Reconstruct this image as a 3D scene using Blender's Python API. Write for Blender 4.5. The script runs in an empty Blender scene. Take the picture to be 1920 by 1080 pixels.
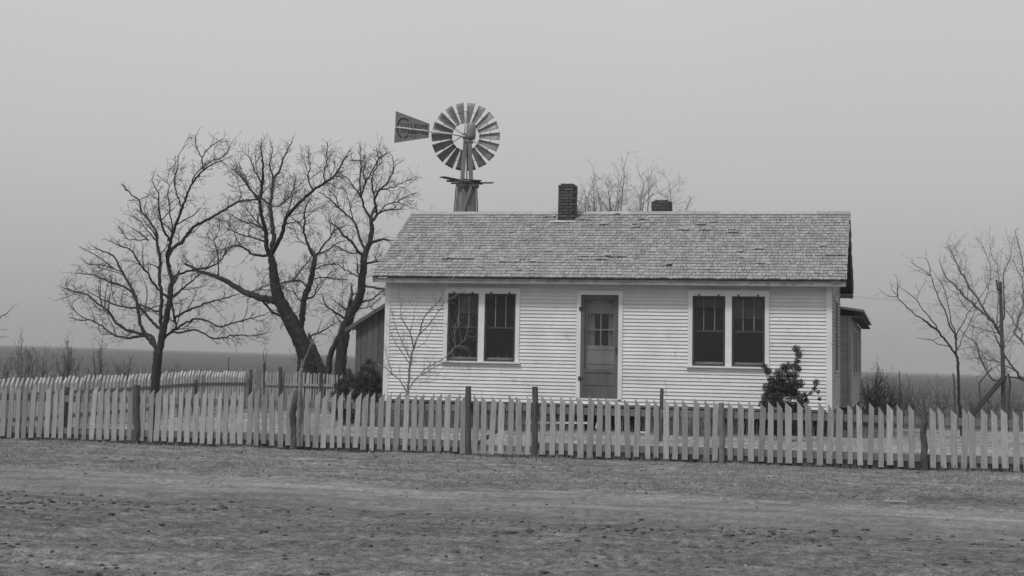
import bpy, math, random
import numpy as np
from mathutils import Vector, Matrix
rad = math.radians
random.seed(7)
sc = bpy.context.scene
col = sc.collection

# ------------------------------------------------------------------ camera
F_PX = 3053.5; YAW = rad(13.3078); PITCH = rad(6.8114); ROLL = rad(1.1873)
CAM = Vector((1.190, -31.769, 0.781)); SY = -225.46
Fv = Vector((-math.sin(YAW)*math.cos(PITCH), math.cos(YAW)*math.cos(PITCH), math.sin(PITCH)))
R0 = Fv.cross(Vector((0, 0, 1))).normalized(); U0 = R0.cross(Fv)
Rv = R0*math.cos(ROLL) + U0*math.sin(ROLL); Uv = -R0*math.sin(ROLL) + U0*math.cos(ROLL)
cd = bpy.data.cameras.new('camera'); cam = bpy.data.objects.new('camera', cd); col.objects.link(cam)
cam.matrix_world = Matrix(((Rv.x, Uv.x, -Fv.x, CAM.x), (Rv.y, Uv.y, -Fv.y, CAM.y), (Rv.z, Uv.z, -Fv.z, CAM.z), (0, 0, 0, 1)))
cd.sensor_width = 36; cd.lens = 36*F_PX/1920; cd.shift_y = SY/1920
cd.clip_start = 0.1; cd.clip_end = 20000
sc.camera = cam

# ------------------------------------------------------------------ sky and sun
SUN_EL = rad(57); SUN_AZ = rad(-27)          # azimuth measured from the house front (-Y) towards -X
SKY_GAIN = 1.0
w = bpy.data.worlds.new("World"); sc.world = w; w.use_nodes = True
nt = w.node_tree; nt.nodes.clear()
out = nt.nodes.new('ShaderNodeOutputWorld'); bg = nt.nodes.new('ShaderNodeBackground')
bg.inputs['Strength'].default_value = 0.1
sky = nt.nodes.new('ShaderNodeTexSky'); sky.sky_type = 'NISHITA'; sky.sun_disc = False
sky.sun_elevation = SUN_EL; sky.sun_rotation = math.pi + rad(27)
sky.dust_density = 5.0; sky.air_density = 1.5
bw = nt.nodes.new('ShaderNodeRGBToBW'); nt.links.new(sky.outputs[0], bw.inputs[0])
tc = nt.nodes.new('ShaderNodeTexCoord'); sep = nt.nodes.new('ShaderNodeSeparateXYZ')
nt.links.new(tc.outputs['Generated'], sep.inputs[0])
ramp = nt.nodes.new('ShaderNodeValToRGB')      # dusty air: the sky is dimmest just over the horizon
mr = nt.nodes.new('ShaderNodeMapRange'); mr.inputs['From Min'].default_value = -0.02; mr.inputs['From Max'].default_value = 0.30
nt.links.new(sep.outputs['Z'], mr.inputs['Value']); nt.links.new(mr.outputs[0], ramp.inputs[0])
els = ramp.color_ramp.elements
SKYV = [(0.0, .41), (0.07, .41), (0.20, .485), (0.42, .575), (0.68, .635), (1.0, .70)]
els[0].position = 0; els[1].position = 1
for p, v in SKYV[1:-1]:
    els.new(p)
for e, (p, v) in zip(sorted(els, key=lambda e: e.position), SKYV):
    e.position = p; e.color = (v, v, v, 1)
nz = nt.nodes.new('ShaderNodeTexNoise'); nz.inputs['Scale'].default_value = 2.2; nz.inputs['Detail'].default_value = 3
nt.links.new(tc.outputs['Generated'], nz.inputs['Vector'])
nm = nt.nodes.new('ShaderNodeMapRange'); nm.inputs['To Min'].default_value = 9.2; nm.inputs['To Max'].default_value = 10.8
nt.links.new(nz.outputs[0], nm.inputs['Value'])
mx = nt.nodes.new('ShaderNodeMath'); mx.operation = 'MULTIPLY'
nt.links.new(ramp.outputs[0], mx.inputs[0]); nt.links.new(nm.outputs[0], mx.inputs[1])
# a little of the physical sky's own brightness distribution on top of the dust layer
mm = nt.nodes.new('ShaderNodeMix'); mm.data_type = 'FLOAT'; mm.inputs[0].default_value = 0.12
sb = nt.nodes.new('ShaderNodeMath'); sb.operation = 'MINIMUM'; sb.inputs[1].default_value = 7.0
nt.links.new(bw.outputs[0], sb.inputs[0])
nt.links.new(mx.outputs[0], mm.inputs[2]); nt.links.new(sb.outputs[0], mm.inputs[3])
nt.links.new(mm.outputs[0], bg.inputs['Color']); nt.links.new(bg.outputs[0], out.inputs[0])
sd = bpy.data.lights.new('sun', 'SUN'); so = bpy.data.objects.new('sun', sd); col.objects.link(so)
sd.energy = 2.2; sd.angle = rad(10.0); sd.color = (1, 1, 1)
sv = Vector((math.sin(SUN_AZ)*math.cos(SUN_EL), -math.cos(SUN_AZ)*math.cos(SUN_EL), math.sin(SUN_EL)))
so.rotation_euler = sv.to_track_quat('Z', 'Y').to_euler()
sc.view_settings.view_transform = 'Standard'; sc.view_settings.look = 'None'
sc.view_settings.gamma = 1; sc.view_settings.exposure = 0

# ------------------------------------------------------------------ helpers
def ray(x, y):
    return Rv*((x-960)/F_PX) - Uv*((y-540-SY)/F_PX) + Fv
def atY(x, y, Y):
    d = ray(x, y); return CAM + d*((Y-CAM.y)/d.y)
def atW(x, y, wd):
    return CAM + ray(x, y)*wd
def atZ(x, y, Z):
    d = ray(x, y); return CAM + d*((Z-CAM.z)/d.z)
def proj(p):
    d = Vector(p)-CAM; q = d.dot(Fv); return (960+F_PX*d.dot(Rv)/q, 540+SY-F_PX*d.dot(Uv)/q)
def inpoly(pt, poly):
    x, y = pt; c = False; j = len(poly)-1
    for i in range(len(poly)):
        xi, yi = poly[i]; xj, yj = poly[j]
        if (yi > y) != (yj > y) and x < (xj-xi)*(y-yi)/(yj-yi)+xi: c = not c
        j = i
    return c
def tag(o, label=None, cat=None, group=None, kind=None):
    if label: o['label'] = label
    if cat: o['category'] = cat
    if group: o['group'] = group
    if kind: o['kind'] = kind
    return o
def empty(name, loc=(0, 0, 0), rz=0):
    o = bpy.data.objects.new(name, None); col.objects.link(o); o.location = loc; o.rotation_euler = (0, 0, rz)
    o.empty_display_size = 0.2
    return o
class MB:
    def __init__(s): s.v = []; s.f = []; s.smooth = False
    def box(s, c, d, M=None):
        n = len(s.v); x, y, z = d[0]/2, d[1]/2, d[2]/2; c = Vector(c)
        for q in ((-x,-y,-z),(x,-y,-z),(x,y,-z),(-x,y,-z),(-x,-y,z),(x,-y,z),(x,y,z),(-x,y,z)):
            p = Vector(q)
            if M: p = M @ p
            s.v.append(tuple(c+p))
        for f in ((0,3,2,1),(4,5,6,7),(0,1,5,4),(1,2,6,5),(2,3,7,6),(3,0,4,7)): s.f.append([n+i for i in f])
        return s
    def span(s, a, b):
        return s.box([(a[i]+b[i])/2 for i in range(3)], [abs(b[i]-a[i]) for i in range(3)])
    def prism(s, poly, vec):
        n = len(s.v); k = len(poly); vec = Vector(vec)
        for p in poly: s.v.append(tuple(p))
        for p in poly: s.v.append(tuple(Vector(p)+vec))
        s.f.append([n+i for i in range(k)][::-1]); s.f.append([n+k+i for i in range(k)])
        for i in range(k): s.f.append([n+i, n+(i+1) % k, n+k+(i+1) % k, n+k+i])
        return s
    def bar(s, a, b, wd, th, up=(0, 0, 1)):
        a = Vector(a); b = Vector(b); d = b-a; L = d.length; d.normalize()
        sd_ = d.cross(Vector(up))
        if sd_.length < 1e-4: sd_ = d.cross(Vector((1, 0, 0)))
        sd_.normalize(); u = sd_.cross(d)
        M = Matrix((sd_, d, u)).transposed()
        return s.box((a+b)/2, (wd, L, th), M)
    def tube(s, pts, rs, n=6, cap=True, rough=0):
        base = len(s.v); k = len(pts); t = None; u = None; fur = [random.uniform(-1, 1)*rough for _ in range(n)]
        for i in range(k):
            if i == 0: d = pts[1]-pts[0]
            elif i == k-1: d = pts[-1]-pts[-2]
            else: d = pts[i+1]-pts[i-1]
            if d.length < 1e-9: d = Vector((0, 0, 1))
            d = d.normalized()
            if u is None:
                u = d.orthogonal().normalized()
            else:
                u = u - d*u.dot(d)
                u = u.normalized() if u.length > 1e-6 else d.orthogonal().normalized()
            v = d.cross(u); p = pts[i]; r = rs[i]
            for j in range(n):
                a = 2*math.pi*j/n; q_ = r*(1+fur[j]); c_, s_ = math.cos(a)*q_, math.sin(a)*q_
                if rough: fur[j] = max(-rough*1.3, min(rough*1.3, fur[j]+random.gauss(0, rough*.35)))
                s.v.append((p.x+u.x*c_+v.x*s_, p.y+u.y*c_+v.y*s_, p.z+u.z*c_+v.z*s_))
        for i in range(k-1):
            for j in range(n):
                a = base+i*n+j; b = base+i*n+(j+1) % n
                s.f.append((a, b, b+n, a+n))
        if cap:
            s.f.append([base+j for j in range(n)][::-1]); s.f.append([base+(k-1)*n+j for j in range(n)])
        return s
    def build(s, name, mat, parent=None, smooth=False, bevel=0):
        me = bpy.data.meshes.new(name); me.from_pydata(s.v, [], s.f); me.materials.append(mat)
        if smooth: me.shade_smooth()
        o = bpy.data.objects.new(name, me); col.objects.link(o)
        if parent: o.parent = parent
        if bevel:
            m = o.modifiers.new('b', 'BEVEL'); m.width = bevel; m.segments = 2; m.limit_method = 'ANGLE'
        return o
def L(nt, a, b): nt.links.new(a, b)
def mat(name, base, rough=.85, var=.25, scale=8, stretch=(1, 1, 1), island=0, objrand=0, bump=.2, bscale=40, spots=None, spec=.3, fine=0.0, wear=None):
    m = bpy.data.materials.new(name); m.use_nodes = True; n = m.node_tree; N = n.nodes
    b = N['Principled BSDF']; b.inputs['Roughness'].default_value = rough; b.inputs['Specular IOR Level'].default_value = spec
    t = N.new('ShaderNodeTexCoord'); mp = N.new('ShaderNodeMapping'); mp.inputs['Scale'].default_value = stretch
    L(n, t.outputs['Object'], mp.inputs[0])
    oi = N.new('ShaderNodeObjectInfo')
    ad = N.new('ShaderNodeVectorMath'); ad.operation = 'ADD'; L(n, mp.outputs[0], ad.inputs[0])
    sc_ = N.new('ShaderNodeMath'); sc_.operation = 'MULTIPLY'; sc_.inputs[1].default_value = 37; L(n, oi.outputs['Random'], sc_.inputs[0])
    L(n, sc_.outputs[0], ad.inputs[1])
    nz = N.new('ShaderNodeTexNoise'); nz.inputs['Scale'].default_value = scale; nz.inputs['Detail'].default_value = 6; nz.inputs['Roughness'].default_value = .6
    L(n, ad.outputs[0], nz.inputs['Vector'])
    r = N.new('ShaderNodeMapRange'); r.inputs['From Min'].default_value = .3; r.inputs['From Max'].default_value = .7
    r.inputs['To Min'].default_value = 1-var; r.inputs['To Max'].default_value = 1+var; r.clamp = False
    L(n, nz.outputs[0], r.inputs['Value']); cur = r.outputs[0]
    def mul(o):
        nonlocal cur
        k = N.new('ShaderNodeMath'); k.operation = 'MULTIPLY'; L(n, cur, k.inputs[0]); L(n, o, k.inputs[1]); cur = k.outputs[0]
    def rng(src, lo, hi, a=0, b_=1):
        k = N.new('ShaderNodeMapRange'); k.inputs['From Min'].default_value = a; k.inputs['From Max'].default_value = b_
        k.inputs['To Min'].default_value = lo; k.inputs['To Max'].default_value = hi; L(n, src, k.inputs['Value']); return k.outputs[0]
    if island:
        g = N.new('ShaderNodeNewGeometry'); mul(rng(g.outputs['Random Per Island'], 1-island, 1+island))
    if objrand: mul(rng(oi.outputs['Random'], 1-objrand, 1+objrand))
    if fine:
        f = N.new('ShaderNodeTexNoise'); f.inputs['Scale'].default_value = bscale; f.inputs['Detail'].default_value = 3; L(n, ad.outputs[0], f.inputs['Vector'])
        mul(rng(f.outputs[0], 1-fine, 1+fine, .3, .7))
    if wear:    # (scale, threshold, factor): patches of dirt or lost paint
        f = N.new('ShaderNodeTexNoise'); f.inputs['Scale'].default_value = wear[0]; f.inputs['Detail'].default_value = 8; f.inputs['Roughness'].default_value = .7; L(n, ad.outputs[0], f.inputs['Vector'])
        mul(rng(f.outputs[0], 1, wear[2], wear[1], wear[1]+.08))
    k = N.new('ShaderNodeMath'); k.operation = 'MULTIPLY'; k.inputs[1].default_value = base; L(n, cur, k.inputs[0])
    L(n, k.outputs[0], b.inputs['Base Color'])
    if bump:
        f = N.new('ShaderNodeTexNoise'); f.inputs['Scale'].default_value = bscale; f.inputs['Detail'].default_value = 5; L(n, ad.outputs[0], f.inputs['Vector'])
        bp = N.new('ShaderNodeBump'); bp.inputs['Strength'].default_value = bump; bp.inputs['Distance'].default_value = .04 if bump > .7 else .01
        L(n, f.outputs[0], bp.inputs['Height']); L(n, bp.outputs[0], b.inputs['Normal'])
    return m
def veil(name, T, base):     # woven wire screen: lets part of the light through
    m = bpy.data.materials.new(name); m.use_nodes = True; n = m.node_tree; N = n.nodes
    b = N['Principled BSDF']; b.inputs['Base Color'].default_value = (base, base, base, 1); b.inputs['Roughness'].default_value = .6
    tr = N.new('ShaderNodeBsdfTransparent'); mxs = N.new('ShaderNodeMixShader')
    t = N.new('ShaderNodeTexCoord'); nz = N.new('ShaderNodeTexNoise'); nz.inputs['Scale'].default_value = 3; nz.inputs['Detail'].default_value = 4
    L(n, t.outputs['Object'], nz.inputs['Vector'])
    r = N.new('ShaderNodeMapRange'); r.inputs['From Min'].default_value = .3; r.inputs['From Max'].default_value = .7
    r.inputs['To Min'].default_value = T-.06; r.inputs['To Max'].default_value = T+.06; L(n, nz.outputs[0], r.inputs['Value'])
    L(n, r.outputs[0], mxs.inputs[0]); L(n, b.outputs[0], mxs.inputs[1]); L(n, tr.outputs[0], mxs.inputs[2])
    L(n, mxs.outputs[0], N['Material Output'].inputs[0]); return m
def glassm(name):
    m = bpy.data.materials.new(name); m.use_nodes = True; n = m.node_tree; N = n.nodes
    gl = N.new('ShaderNodeBsdfGlossy'); gl.inputs['Roughness'].default_value = .05
    tr = N.new('ShaderNodeBsdfTransparent'); tr.inputs[0].default_value = (.82, .82, .82, 1)
    fr = N.new('ShaderNodeFresnel'); fr.inputs[0].default_value = 1.5; mxs = N.new('ShaderNodeMixShader')
    t = N.new('ShaderNodeTexCoord'); nz = N.new('ShaderNodeTexNoise'); nz.inputs['Scale'].default_value = 4
    L(n, t.outputs['Object'], nz.inputs['Vector']); bp = N.new('ShaderNodeBump'); bp.inputs['Strength'].default_value = .1; L(n, nz.outputs[0], bp.inputs['Height'])
    L(n, bp.outputs[0], gl.inputs['Normal'])
    L(n, fr.outputs[0], mxs.inputs[0]); L(n, tr.outputs[0], mxs.inputs[1]); L(n, gl.outputs[0], mxs.inputs[2])
    L(n, mxs.outputs[0], N['Material Output'].inputs[0]); return m

M = dict(
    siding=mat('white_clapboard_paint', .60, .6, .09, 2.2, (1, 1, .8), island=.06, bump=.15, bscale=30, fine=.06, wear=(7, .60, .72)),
    trim=mat('white_trim_paint', .64, .55, .06, 4, island=.04, bump=.1, wear=(6, .62, .75)),
    fascia=mat('shade_toned_fascia_paint', .25, .7, .15, 5, (.4, 1, 1), bump=.1, wear=(6, .55, .7)),  # white board toned gray to put its shade into the paint; random wear
    gableside=mat('shade_toned_gable_clapboard', .33, .65, .10, 3, (1, 1, 4), island=.06, bump=.1, wear=(5, .6, .8)),  # base darkened to carry the right wall's shade; worn patches are random
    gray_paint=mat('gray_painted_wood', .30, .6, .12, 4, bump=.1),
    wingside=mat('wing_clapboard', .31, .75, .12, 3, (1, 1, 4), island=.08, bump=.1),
    shingle=mat('weathered_wood_shingle', .25, .9, .10, 2.5, (1, 1, 1), island=.20, bump=.4, bscale=60, fine=.12),
    ridge=mat('ridge_board_wood', .29, .85, .18, 5, (3, 1, 1), island=.15, bump=.3),
    brick=mat('dark_brick', .07, .9, .2, 8, island=.25, bump=.3),
    mortar=mat('dark_mortar', .085, .95, .2, 10, bump=.3),
    cement=mat('pale_flashing', .5, .9, .25, 12, bump=.3),
    dark=mat('dark_screen_frame_paint', .05, .6, .2, 6, bump=.05),
    void=mat('dark_interior', .03, .9, .2, 4, bump=0),
    blind=mat('roller_blind_cloth', .8, .9, .05, 4, bump=0),
    curtain=mat('curtain_cloth', .5, .9, .15, 10, (6, 1, .5), bump=0),
    sashm=mat('dull_sash_paint', .16, .6, .2, 6, bump=.05),
    door=mat('inner_door_wood', .60, .7, .2, 5, (1, 1, .2), bump=.1),
    doorlow=mat('screen_door_wood', .10, .75, .25, 5, (1, 1, .2), bump=.1),
    shed=mat('bare_vertical_boards', .095, .9, .3, 10, (2, 2, .15), island=.25, bump=.3),
    picket=mat('weathered_whitewashed_pickets', .295, .85, .22, 9, (3, 3, .35), objrand=.30, bump=.3, fine=.12, wear=(9, .6, .8)),
    sidepicket=mat('worn_white_pickets', .34, .85, .16, 9, (3, 3, .35), objrand=.18, bump=.3, fine=.1),
    lath=mat('narrow_fence_lath', .31, .9, .2, 9, (3, 3, .3), objrand=.2, bump=.3),
    rail=mat('fence_rail_wood', .16, .9, .2, 6, (.3, 3, 3), bump=.3),
    dpost=mat('dark_plank_wood', .04, .9, .3, 9, (3, 3, .4), bump=.4),
    post=mat('old_dark_post_wood', .075, .9, .35, 9, (3, 3, .4), bump=.6, fine=.2),
    bark=mat('dark_tree_bark', .04, .95, .3, 14, (1, 1, .3), bump=.8, bscale=30),
    twigm=mat('young_twig_bark', .105, .95, .25, 14, bump=0),
    bark2=mat('gray_sapling_bark', .19, .9, .25, 14, (1, 1, .3), bump=.4),
    bark3=mat('far_brush_bark', .15, .9, .25, 14, bump=0),
    leaf=mat('evergreen_leaf', .034, .5, .3, 8, island=.75, bump=0),
    weed=mat('dry_weeds', .17, .9, .3, 6, island=.5, bump=0),
    grass=mat('dead_grass', .25, .9, .3, 2, island=.4, bump=0),
    clod=mat('dark_earth_clod', .075, .95, .3, 8, island=.4, bump=.5),
    stone=mat('pale_pebble', .35, .9, .2, 8, island=.4, bump=.3),
    galv=mat('galvanised_steel_blade', .20, .45, .22, 5, objrand=.12, bump=.05, spec=.5),
    galvd=mat('dull_steel', .12, .5, .2, 5, bump=.05, spec=.5),
    vane=mat('vane_sheet_steel', .155, .5, .15, 5, bump=.05),
    vtext=mat('dark_vane_lettering', .03, .6, .2, 20, bump=0),
    boom=mat('pale_boom_steel', .55, .5, .1, 5, bump=0),
    tower=mat('tower_timber', .15, .85, .3, 8, (2, 2, .3), island=.35, bump=.4),
    jar=mat('white_glazed_cup', .85, .3, .05, 5, bump=0),
)
M['screen'] = veil('window_wire_screen', .72, .018)
M['dscreen'] = veil('door_wire_screen', .70, .045)
M['glass'] = glassm('window_glass')

# ------------------------------------------------------------------ terrain
FY = -7.15                                     # the front fence line
_base = [(0, 823), (250, 831), (550, 841), (880, 854), (1003, 858), (1340, 868), (1730, 881), (1915, 886)]
_bp = [atY(x, y, FY) for x, y in _base]
BX = np.array([p.x for p in _bp]); BZ = np.array([p.z for p in _bp])
_r = np.random.RandomState(3)
_T = _r.rand(64, 64)
def vnoise(x, y, s, seed=0):
    x = np.asarray(x, float)*s+seed*7.13; y = np.asarray(y, float)*s+seed*3.71
    xi = np.floor(x).astype(int); yi = np.floor(y).astype(int); fx = x-xi; fy = y-yi
    fx = fx*fx*(3-2*fx); fy = fy*fy*(3-2*fy)
    g = lambda a, b: _T[a % 64, b % 64]
    return (g(xi, yi)*(1-fx)+g(xi+1, yi)*fx)*(1-fy)+(g(xi, yi+1)*(1-fx)+g(xi+1, yi+1)*fx)*fy
def sstep(a, b, t):
    t = np.clip((t-a)/(b-a), 0, 1); return t*t*(3-2*t)
def hgt(x, y, rough=True):
    x = np.asarray(x, float); y = np.asarray(y, float)
    zb = np.interp(x, BX, BZ)
    wdt = np.where(x < -9.5, 12.0, 6.0)
    k = sstep(0, 1, (y-FY)/wdt)
    z = zb*(1-k) + (-.53)*k
    z = z - .16*sstep(0, 5.5, FY-y)
    z = z - .05*np.exp(-((y+14.3)/1.3)**2)
    for ry, rd in ((-12.2, .025), (-13.75, .032), (-18.3, .03), (-19.9, .03)):
        u = y-ry-.10*np.sin(x*.35+ry)-.05*np.sin(x*.9); z = z - rd*np.exp(-(u/.13)**2) + rd*.45*np.exp(-((np.abs(u)-.26)/.09)**2)
    if rough:
        near = sstep(200, 30, np.abs(y+10)+np.abs(x)*.5)
        z = z + near*((vnoise(x, y, .7, 1)-.5)*.05 + (vnoise(x*.6, y, 2.3, 2)-.5)*.022)
        rg = near*(.35+.65*sstep(-14.4, -15.8, y) + .45*sstep(-11.8, -11.0, y))
        z = z + rg*((vnoise(x, y, 7, 3)-.5)*.022 + (vnoise(x, y, 17, 4)-.5)*.014)
        fl = np.exp(-((y-FY)/.35)**2); z = z - fl*(.01)
    lat = (x-1.19)*math.cos(YAW)+(y+31.77)*math.sin(YAW); dst = (y+31.77)*math.cos(YAW)-(x-1.19)*math.sin(YAW)
    lat = np.clip(lat, -1500, 1500); z = z + (.0016*np.minimum(dst, 4000)-.0100*lat)*sstep(60, 500, dst)
    return z
def gz(x, y): return float(hgt(x, y))

def axis(lo, fine0, fine1, step, hi, mid0, mid1, mstep):
    a = list(np.arange(fine0, fine1, step))
    b = list(np.arange(mid0, fine0, mstep)); c = list(np.arange(fine1, mid1, mstep))
    def out_(s, e, sg):
        r = []; d = mstep*2; p = s
        while abs(p) < abs(e): r.append(p); p += sg*d; d *= 1.35
        r.append(e); return r
    return np.array(sorted(set(out_(mid0-mstep, lo, -1)+b+a+c+out_(mid1+mstep, hi, 1))))
xs = axis(-4000, -17, 7, .07, 4000, -40, 25, .5)
ys = axis(-300, -22.5, -5.5, .055, 4500, -32, 30, .35)
GX, GY = np.meshgrid(xs, ys); GZ = hgt(GX, GY)
nx, ny = len(xs), len(ys)
idx = (np.arange(ny-1)[:, None]*nx+np.arange(nx-1)[None, :]).ravel()
quads = np.stack([idx, idx+1, idx+1+nx, idx+nx], 1)
cx = (GX[:-1, :-1]+GX[1:, 1:]).ravel()/2; cy = (GY[:-1, :-1]+GY[1:, 1:]).ravel()/2
edge = (vnoise(cx, cy, .5, 9)-.5)*1.0+(vnoise(cx, cy, 2.5, 5)-.5)*.4
isroad = (cy+edge > -22) & (cy+.07*(cx+1)+edge < -11.6)
V = np.stack([GX.ravel(), GY.ravel(), GZ.ravel()], 1)
def groundmat():
    m = bpy.data.materials.new('earth_and_dry_grass'); m.use_nodes = True; n = m.node_tree; N = n.nodes
    b = N['Principled BSDF']; b.inputs['Roughness'].default_value = .95; b.inputs['Specular IOR Level'].default_value = .15
    g = N.new('ShaderNodeNewGeometry'); P = g.outputs['Position']
    s = N.new('ShaderNodeSeparateXYZ'); L(n, P, s.inputs[0])
    def noise(scale, det=5, st=(1, 1, 1), ro=.55):
        mp = N.new('ShaderNodeMapping'); mp.inputs['Scale'].default_value = st; L(n, P, mp.inputs[0])
        k = N.new('ShaderNodeTexNoise'); k.inputs['Scale'].default_value = scale; k.inputs['Detail'].default_value = det; k.inputs['Roughness'].default_value = ro
        L(n, mp.outputs[0], k.inputs['Vector']); return k.outputs[0]
    def mth(op, a, b_, c=None):
        k = N.new('ShaderNodeMath'); k.operation = op
        for i, q in enumerate((a, b_) if c is None else (a, b_, c)):
            if isinstance(q, (int, float)): k.inputs[i].default_value = q
            else: L(n, q, k.inputs[i])
        return k.outputs[0]
    def rng(src, a, b_, lo, hi, sm=False):
        k = N.new('ShaderNodeMapRange'); k.inputs['From Min'].default_value = a; k.inputs['From Max'].default_value = b_
        k.inputs['To Min'].default_value = lo; k.inputs['To Max'].default_value = hi
        if sm: k.interpolation_type = 'SMOOTHSTEP'
        L(n, src, k.inputs['Value']); return k.outputs[0]
    Y = mth('ADD', mth('ADD', s.outputs['Y'], mth('MULTIPLY', mth('ADD', s.outputs['X'], 1.0), .07)), mth('MULTIPLY', mth('SUBTRACT', noise(.45, 6), .5), 1.5))
    rp = N.new('ShaderNodeValToRGB'); L(n, rng(Y, -24, 0, 0, 1), rp.inputs[0])
    tab = [(-24, .140), (-20.5, .160), (-17.5, .150), (-15.4, .142), (-14.2, .175), (-12.3, .222), (-11.5, .165), (-10.8, .160), (-9.0, .185), (-7.2, .18), (-5.8, .27), (0, .28)]
    e = rp.color_ramp.elements; e[0].position = 0; e[1].position = 1
    for p, v in tab[1:-1]: e.new((p+24)/24)
    for q, (p, v) in zip(sorted(e, key=lambda q: q.position), tab): q.position = (p+24)/24; q.color = (v, v, v, 1)
    # ploughed prairie beyond the yard
    fy = rng(mth('ADD', s.outputs['Y'], mth('MULTIPLY', noise(.3, 4), 3.0)), 7.0, 10.0, 0, 1, True)
    fx = rng(s.outputs['X'], -14.2, -15.2, 0, 1, True); fx = mth('MULTIPLY', fx, rng(s.outputs['Y'], -9, -6, 0, 1, True))
    fm = mth('MAXIMUM', fy, fx)
    fieldc = mth('MULTIPLY', mth('MULTIPLY', rng(noise(.03, 8), .35, .65, .86, 1.14), rng(noise(.9, 8, ro=.7), .3, .7, .7, 1.3)), .074)
    mixn = N.new('ShaderNodeMix'); mixn.data_type = 'FLOAT'; L(n, fm, mixn.inputs[0]); L(n, rp.outputs[0], mixn.inputs[2]); L(n, fieldc, mixn.inputs[3])
    c = mixn.outputs[0]
    # the wheel track is worn smooth, verge and near side are mottled
    sm = mth('MULTIPLY', rng(Y, -15.4, -14.4, 0, 1, True), rng(Y, -11.5, -12.2, 0, 1, True))
    amp = rng(sm, 0, 1, 1, .55)
    def var(src, a_, b_, lo, hi, k=True):
        v = mth('SUBTRACT', rng(src, a_, b_, lo, hi), 1)
        return mth('ADD', mth('MULTIPLY', v, amp), 1) if k else mth('ADD', v, 1)
    for o in (var(noise(.8, 7, (.5, 1.8, 1)), .3, .7, .80, 1.22, False), var(noise(3.2, 7, (.7, 1, 1), .65), .3, .7, .62, 1.40),
              var(noise(11, 5, (1, .8, 1), .65), .3, .7, .50, 1.52), var(noise(38, 4, (1.2, .8, 1), .7), .3, .7, .50, 1.52), var(noise(7, 8, (1, .7, 1), .75), .57, .64, 1, .5), var(noise(1.3, 8, (.25, 1.5, 1), .7), .56, .70, 1, 1.32, False), var(noise(1.6, 6, (.12, 2.4, 1), .6), .35, .65, .86, 1.14, False)):
        c = mth('MULTIPLY', c, o)
    L(n, c, b.inputs['Base Color'])
    hh = mth('ADD', mth('MULTIPLY', noise(40, 5, ro=.7), .6), noise(14, 5))
    bp = N.new('ShaderNodeBump'); bp.inputs['Strength'].default_value = 1.0; bp.inputs['Distance'].default_value = .05
    L(n, hh, bp.inputs['Height']); L(n, bp.outputs[0], b.inputs['Normal'])
    return m
GM = groundmat()
def gridobj(name, mask):
    q = quads[mask]; used, inv = np.unique(q.ravel(), return_inverse=True)
    me = bpy.data.meshes.new(name); me.from_pydata(V[used].tolist(), [], inv.reshape(-1, 4).tolist()); me.shade_smooth()
    me.materials.append(GM); o = bpy.data.objects.new(name, me); col.objects.link(o); o['kind'] = 'structure'; return o
gridobj('ground', ~isroad); gridobj('road', isroad)

# ------------------------------------------------------------------ farmhouse
LW = 8.894; HW = 2.455; DP = 4.80; OV = .323; RISE = 1.530; RUN = 2.724; OL = .232; ORr = .302
house = tag(empty('farmhouse', (-LW/2, DP/2, -.53)), 'low white clapboard farmhouse with a shingled gable roof and paired front windows', 'house')
HOFF = Vector(house.location)
def HB(mb, name, m, parent=None, **k):
    """build in world coordinates under the house (children keep world placement)"""
    if parent is None:
        mb.v = [tuple(Vector(v)-HOFF) for v in mb.v]
        return mb.build(name, m, house, **k)
    mb.v = [tuple(Vector(v)-HOFF) for v in mb.v]
    return mb.build(name, m, parent, **k)
WINL = (-7.668, -6.099); WINR = (-2.735, -1.172); WZ = (.755, 2.235)
DX = (-4.857, -4.107); DZ = (.12, 2.137)
openings = [(WINL[0]+.03, WINL[1]-.03, WZ[0]+.02, WZ[1]-.02), (WINR[0]+.03, WINR[1]-.03, WZ[0]+.02, WZ[1]-.02), (DX[0]-.05, DX[1]+.05, DZ[0]-.02, DZ[1]+.05)]
EXPO = .0702
def clap(mb, a, b, z0, z1, ops, T, seed=0):
    """lapped boards on a wall running from a to b (local 1-D), T maps (s, out, z) to the world"""
    rr = random.Random(seed); z = z0; k = 0
    while z < z1-.01:
        zt = min(z+EXPO, z1); cuts = [(a, b)]
        for (x0, x1, o0, o1) in ops:
            if z < o1-.02 and zt > o0+.02:
                nc = []
                for (p, q) in cuts:
                    if x1 <= p or x0 >= q: nc.append((p, q)); continue
                    if p < x0: nc.append((p, x0))
                    if q > x1: nc.append((x1, q))
                cuts = nc
        for (p, q) in cuts:
            # split long runs at random butt joints
            segs = []; s0 = p
            while q-s0 > 3.2:
                s1 = s0+rr.uniform(1.6, 3.0); segs.append((s0, s1)); s0 = s1
            segs.append((s0, q))
            for (u, v) in segs:
                n = max(2, int((v-u)/.45)); pr = []
                wob = [rr.gauss(0, .0016) for _ in range(n+1)]; lift = [abs(rr.gauss(0, .0012)) for _ in range(n+1)]
                base = len(mb.v)
                for i in range(n+1):
                    s_ = u+(v-u)*i/n
                    if i == n: s_ -= .0012
                    zb_ = z+wob[i]
                    mb.v += [T(s_, .022+lift[i], zb_), T(s_, .001, zt+.004), T(s_, -.012, zt+.004), T(s_, -.012, zb_)]
                for i in range(n):
                    o = base+4*i
                    for j in range(4): mb.f.append((o+j, o+(j+1) % 4, o+4+(j+1) % 4, o+4+j))
                mb.f.append((base+3, base+2, base+1, base)); o = base+4*n; mb.f.append((o, o+1, o+2, o+3))
        z += EXPO; k += 1
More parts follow.
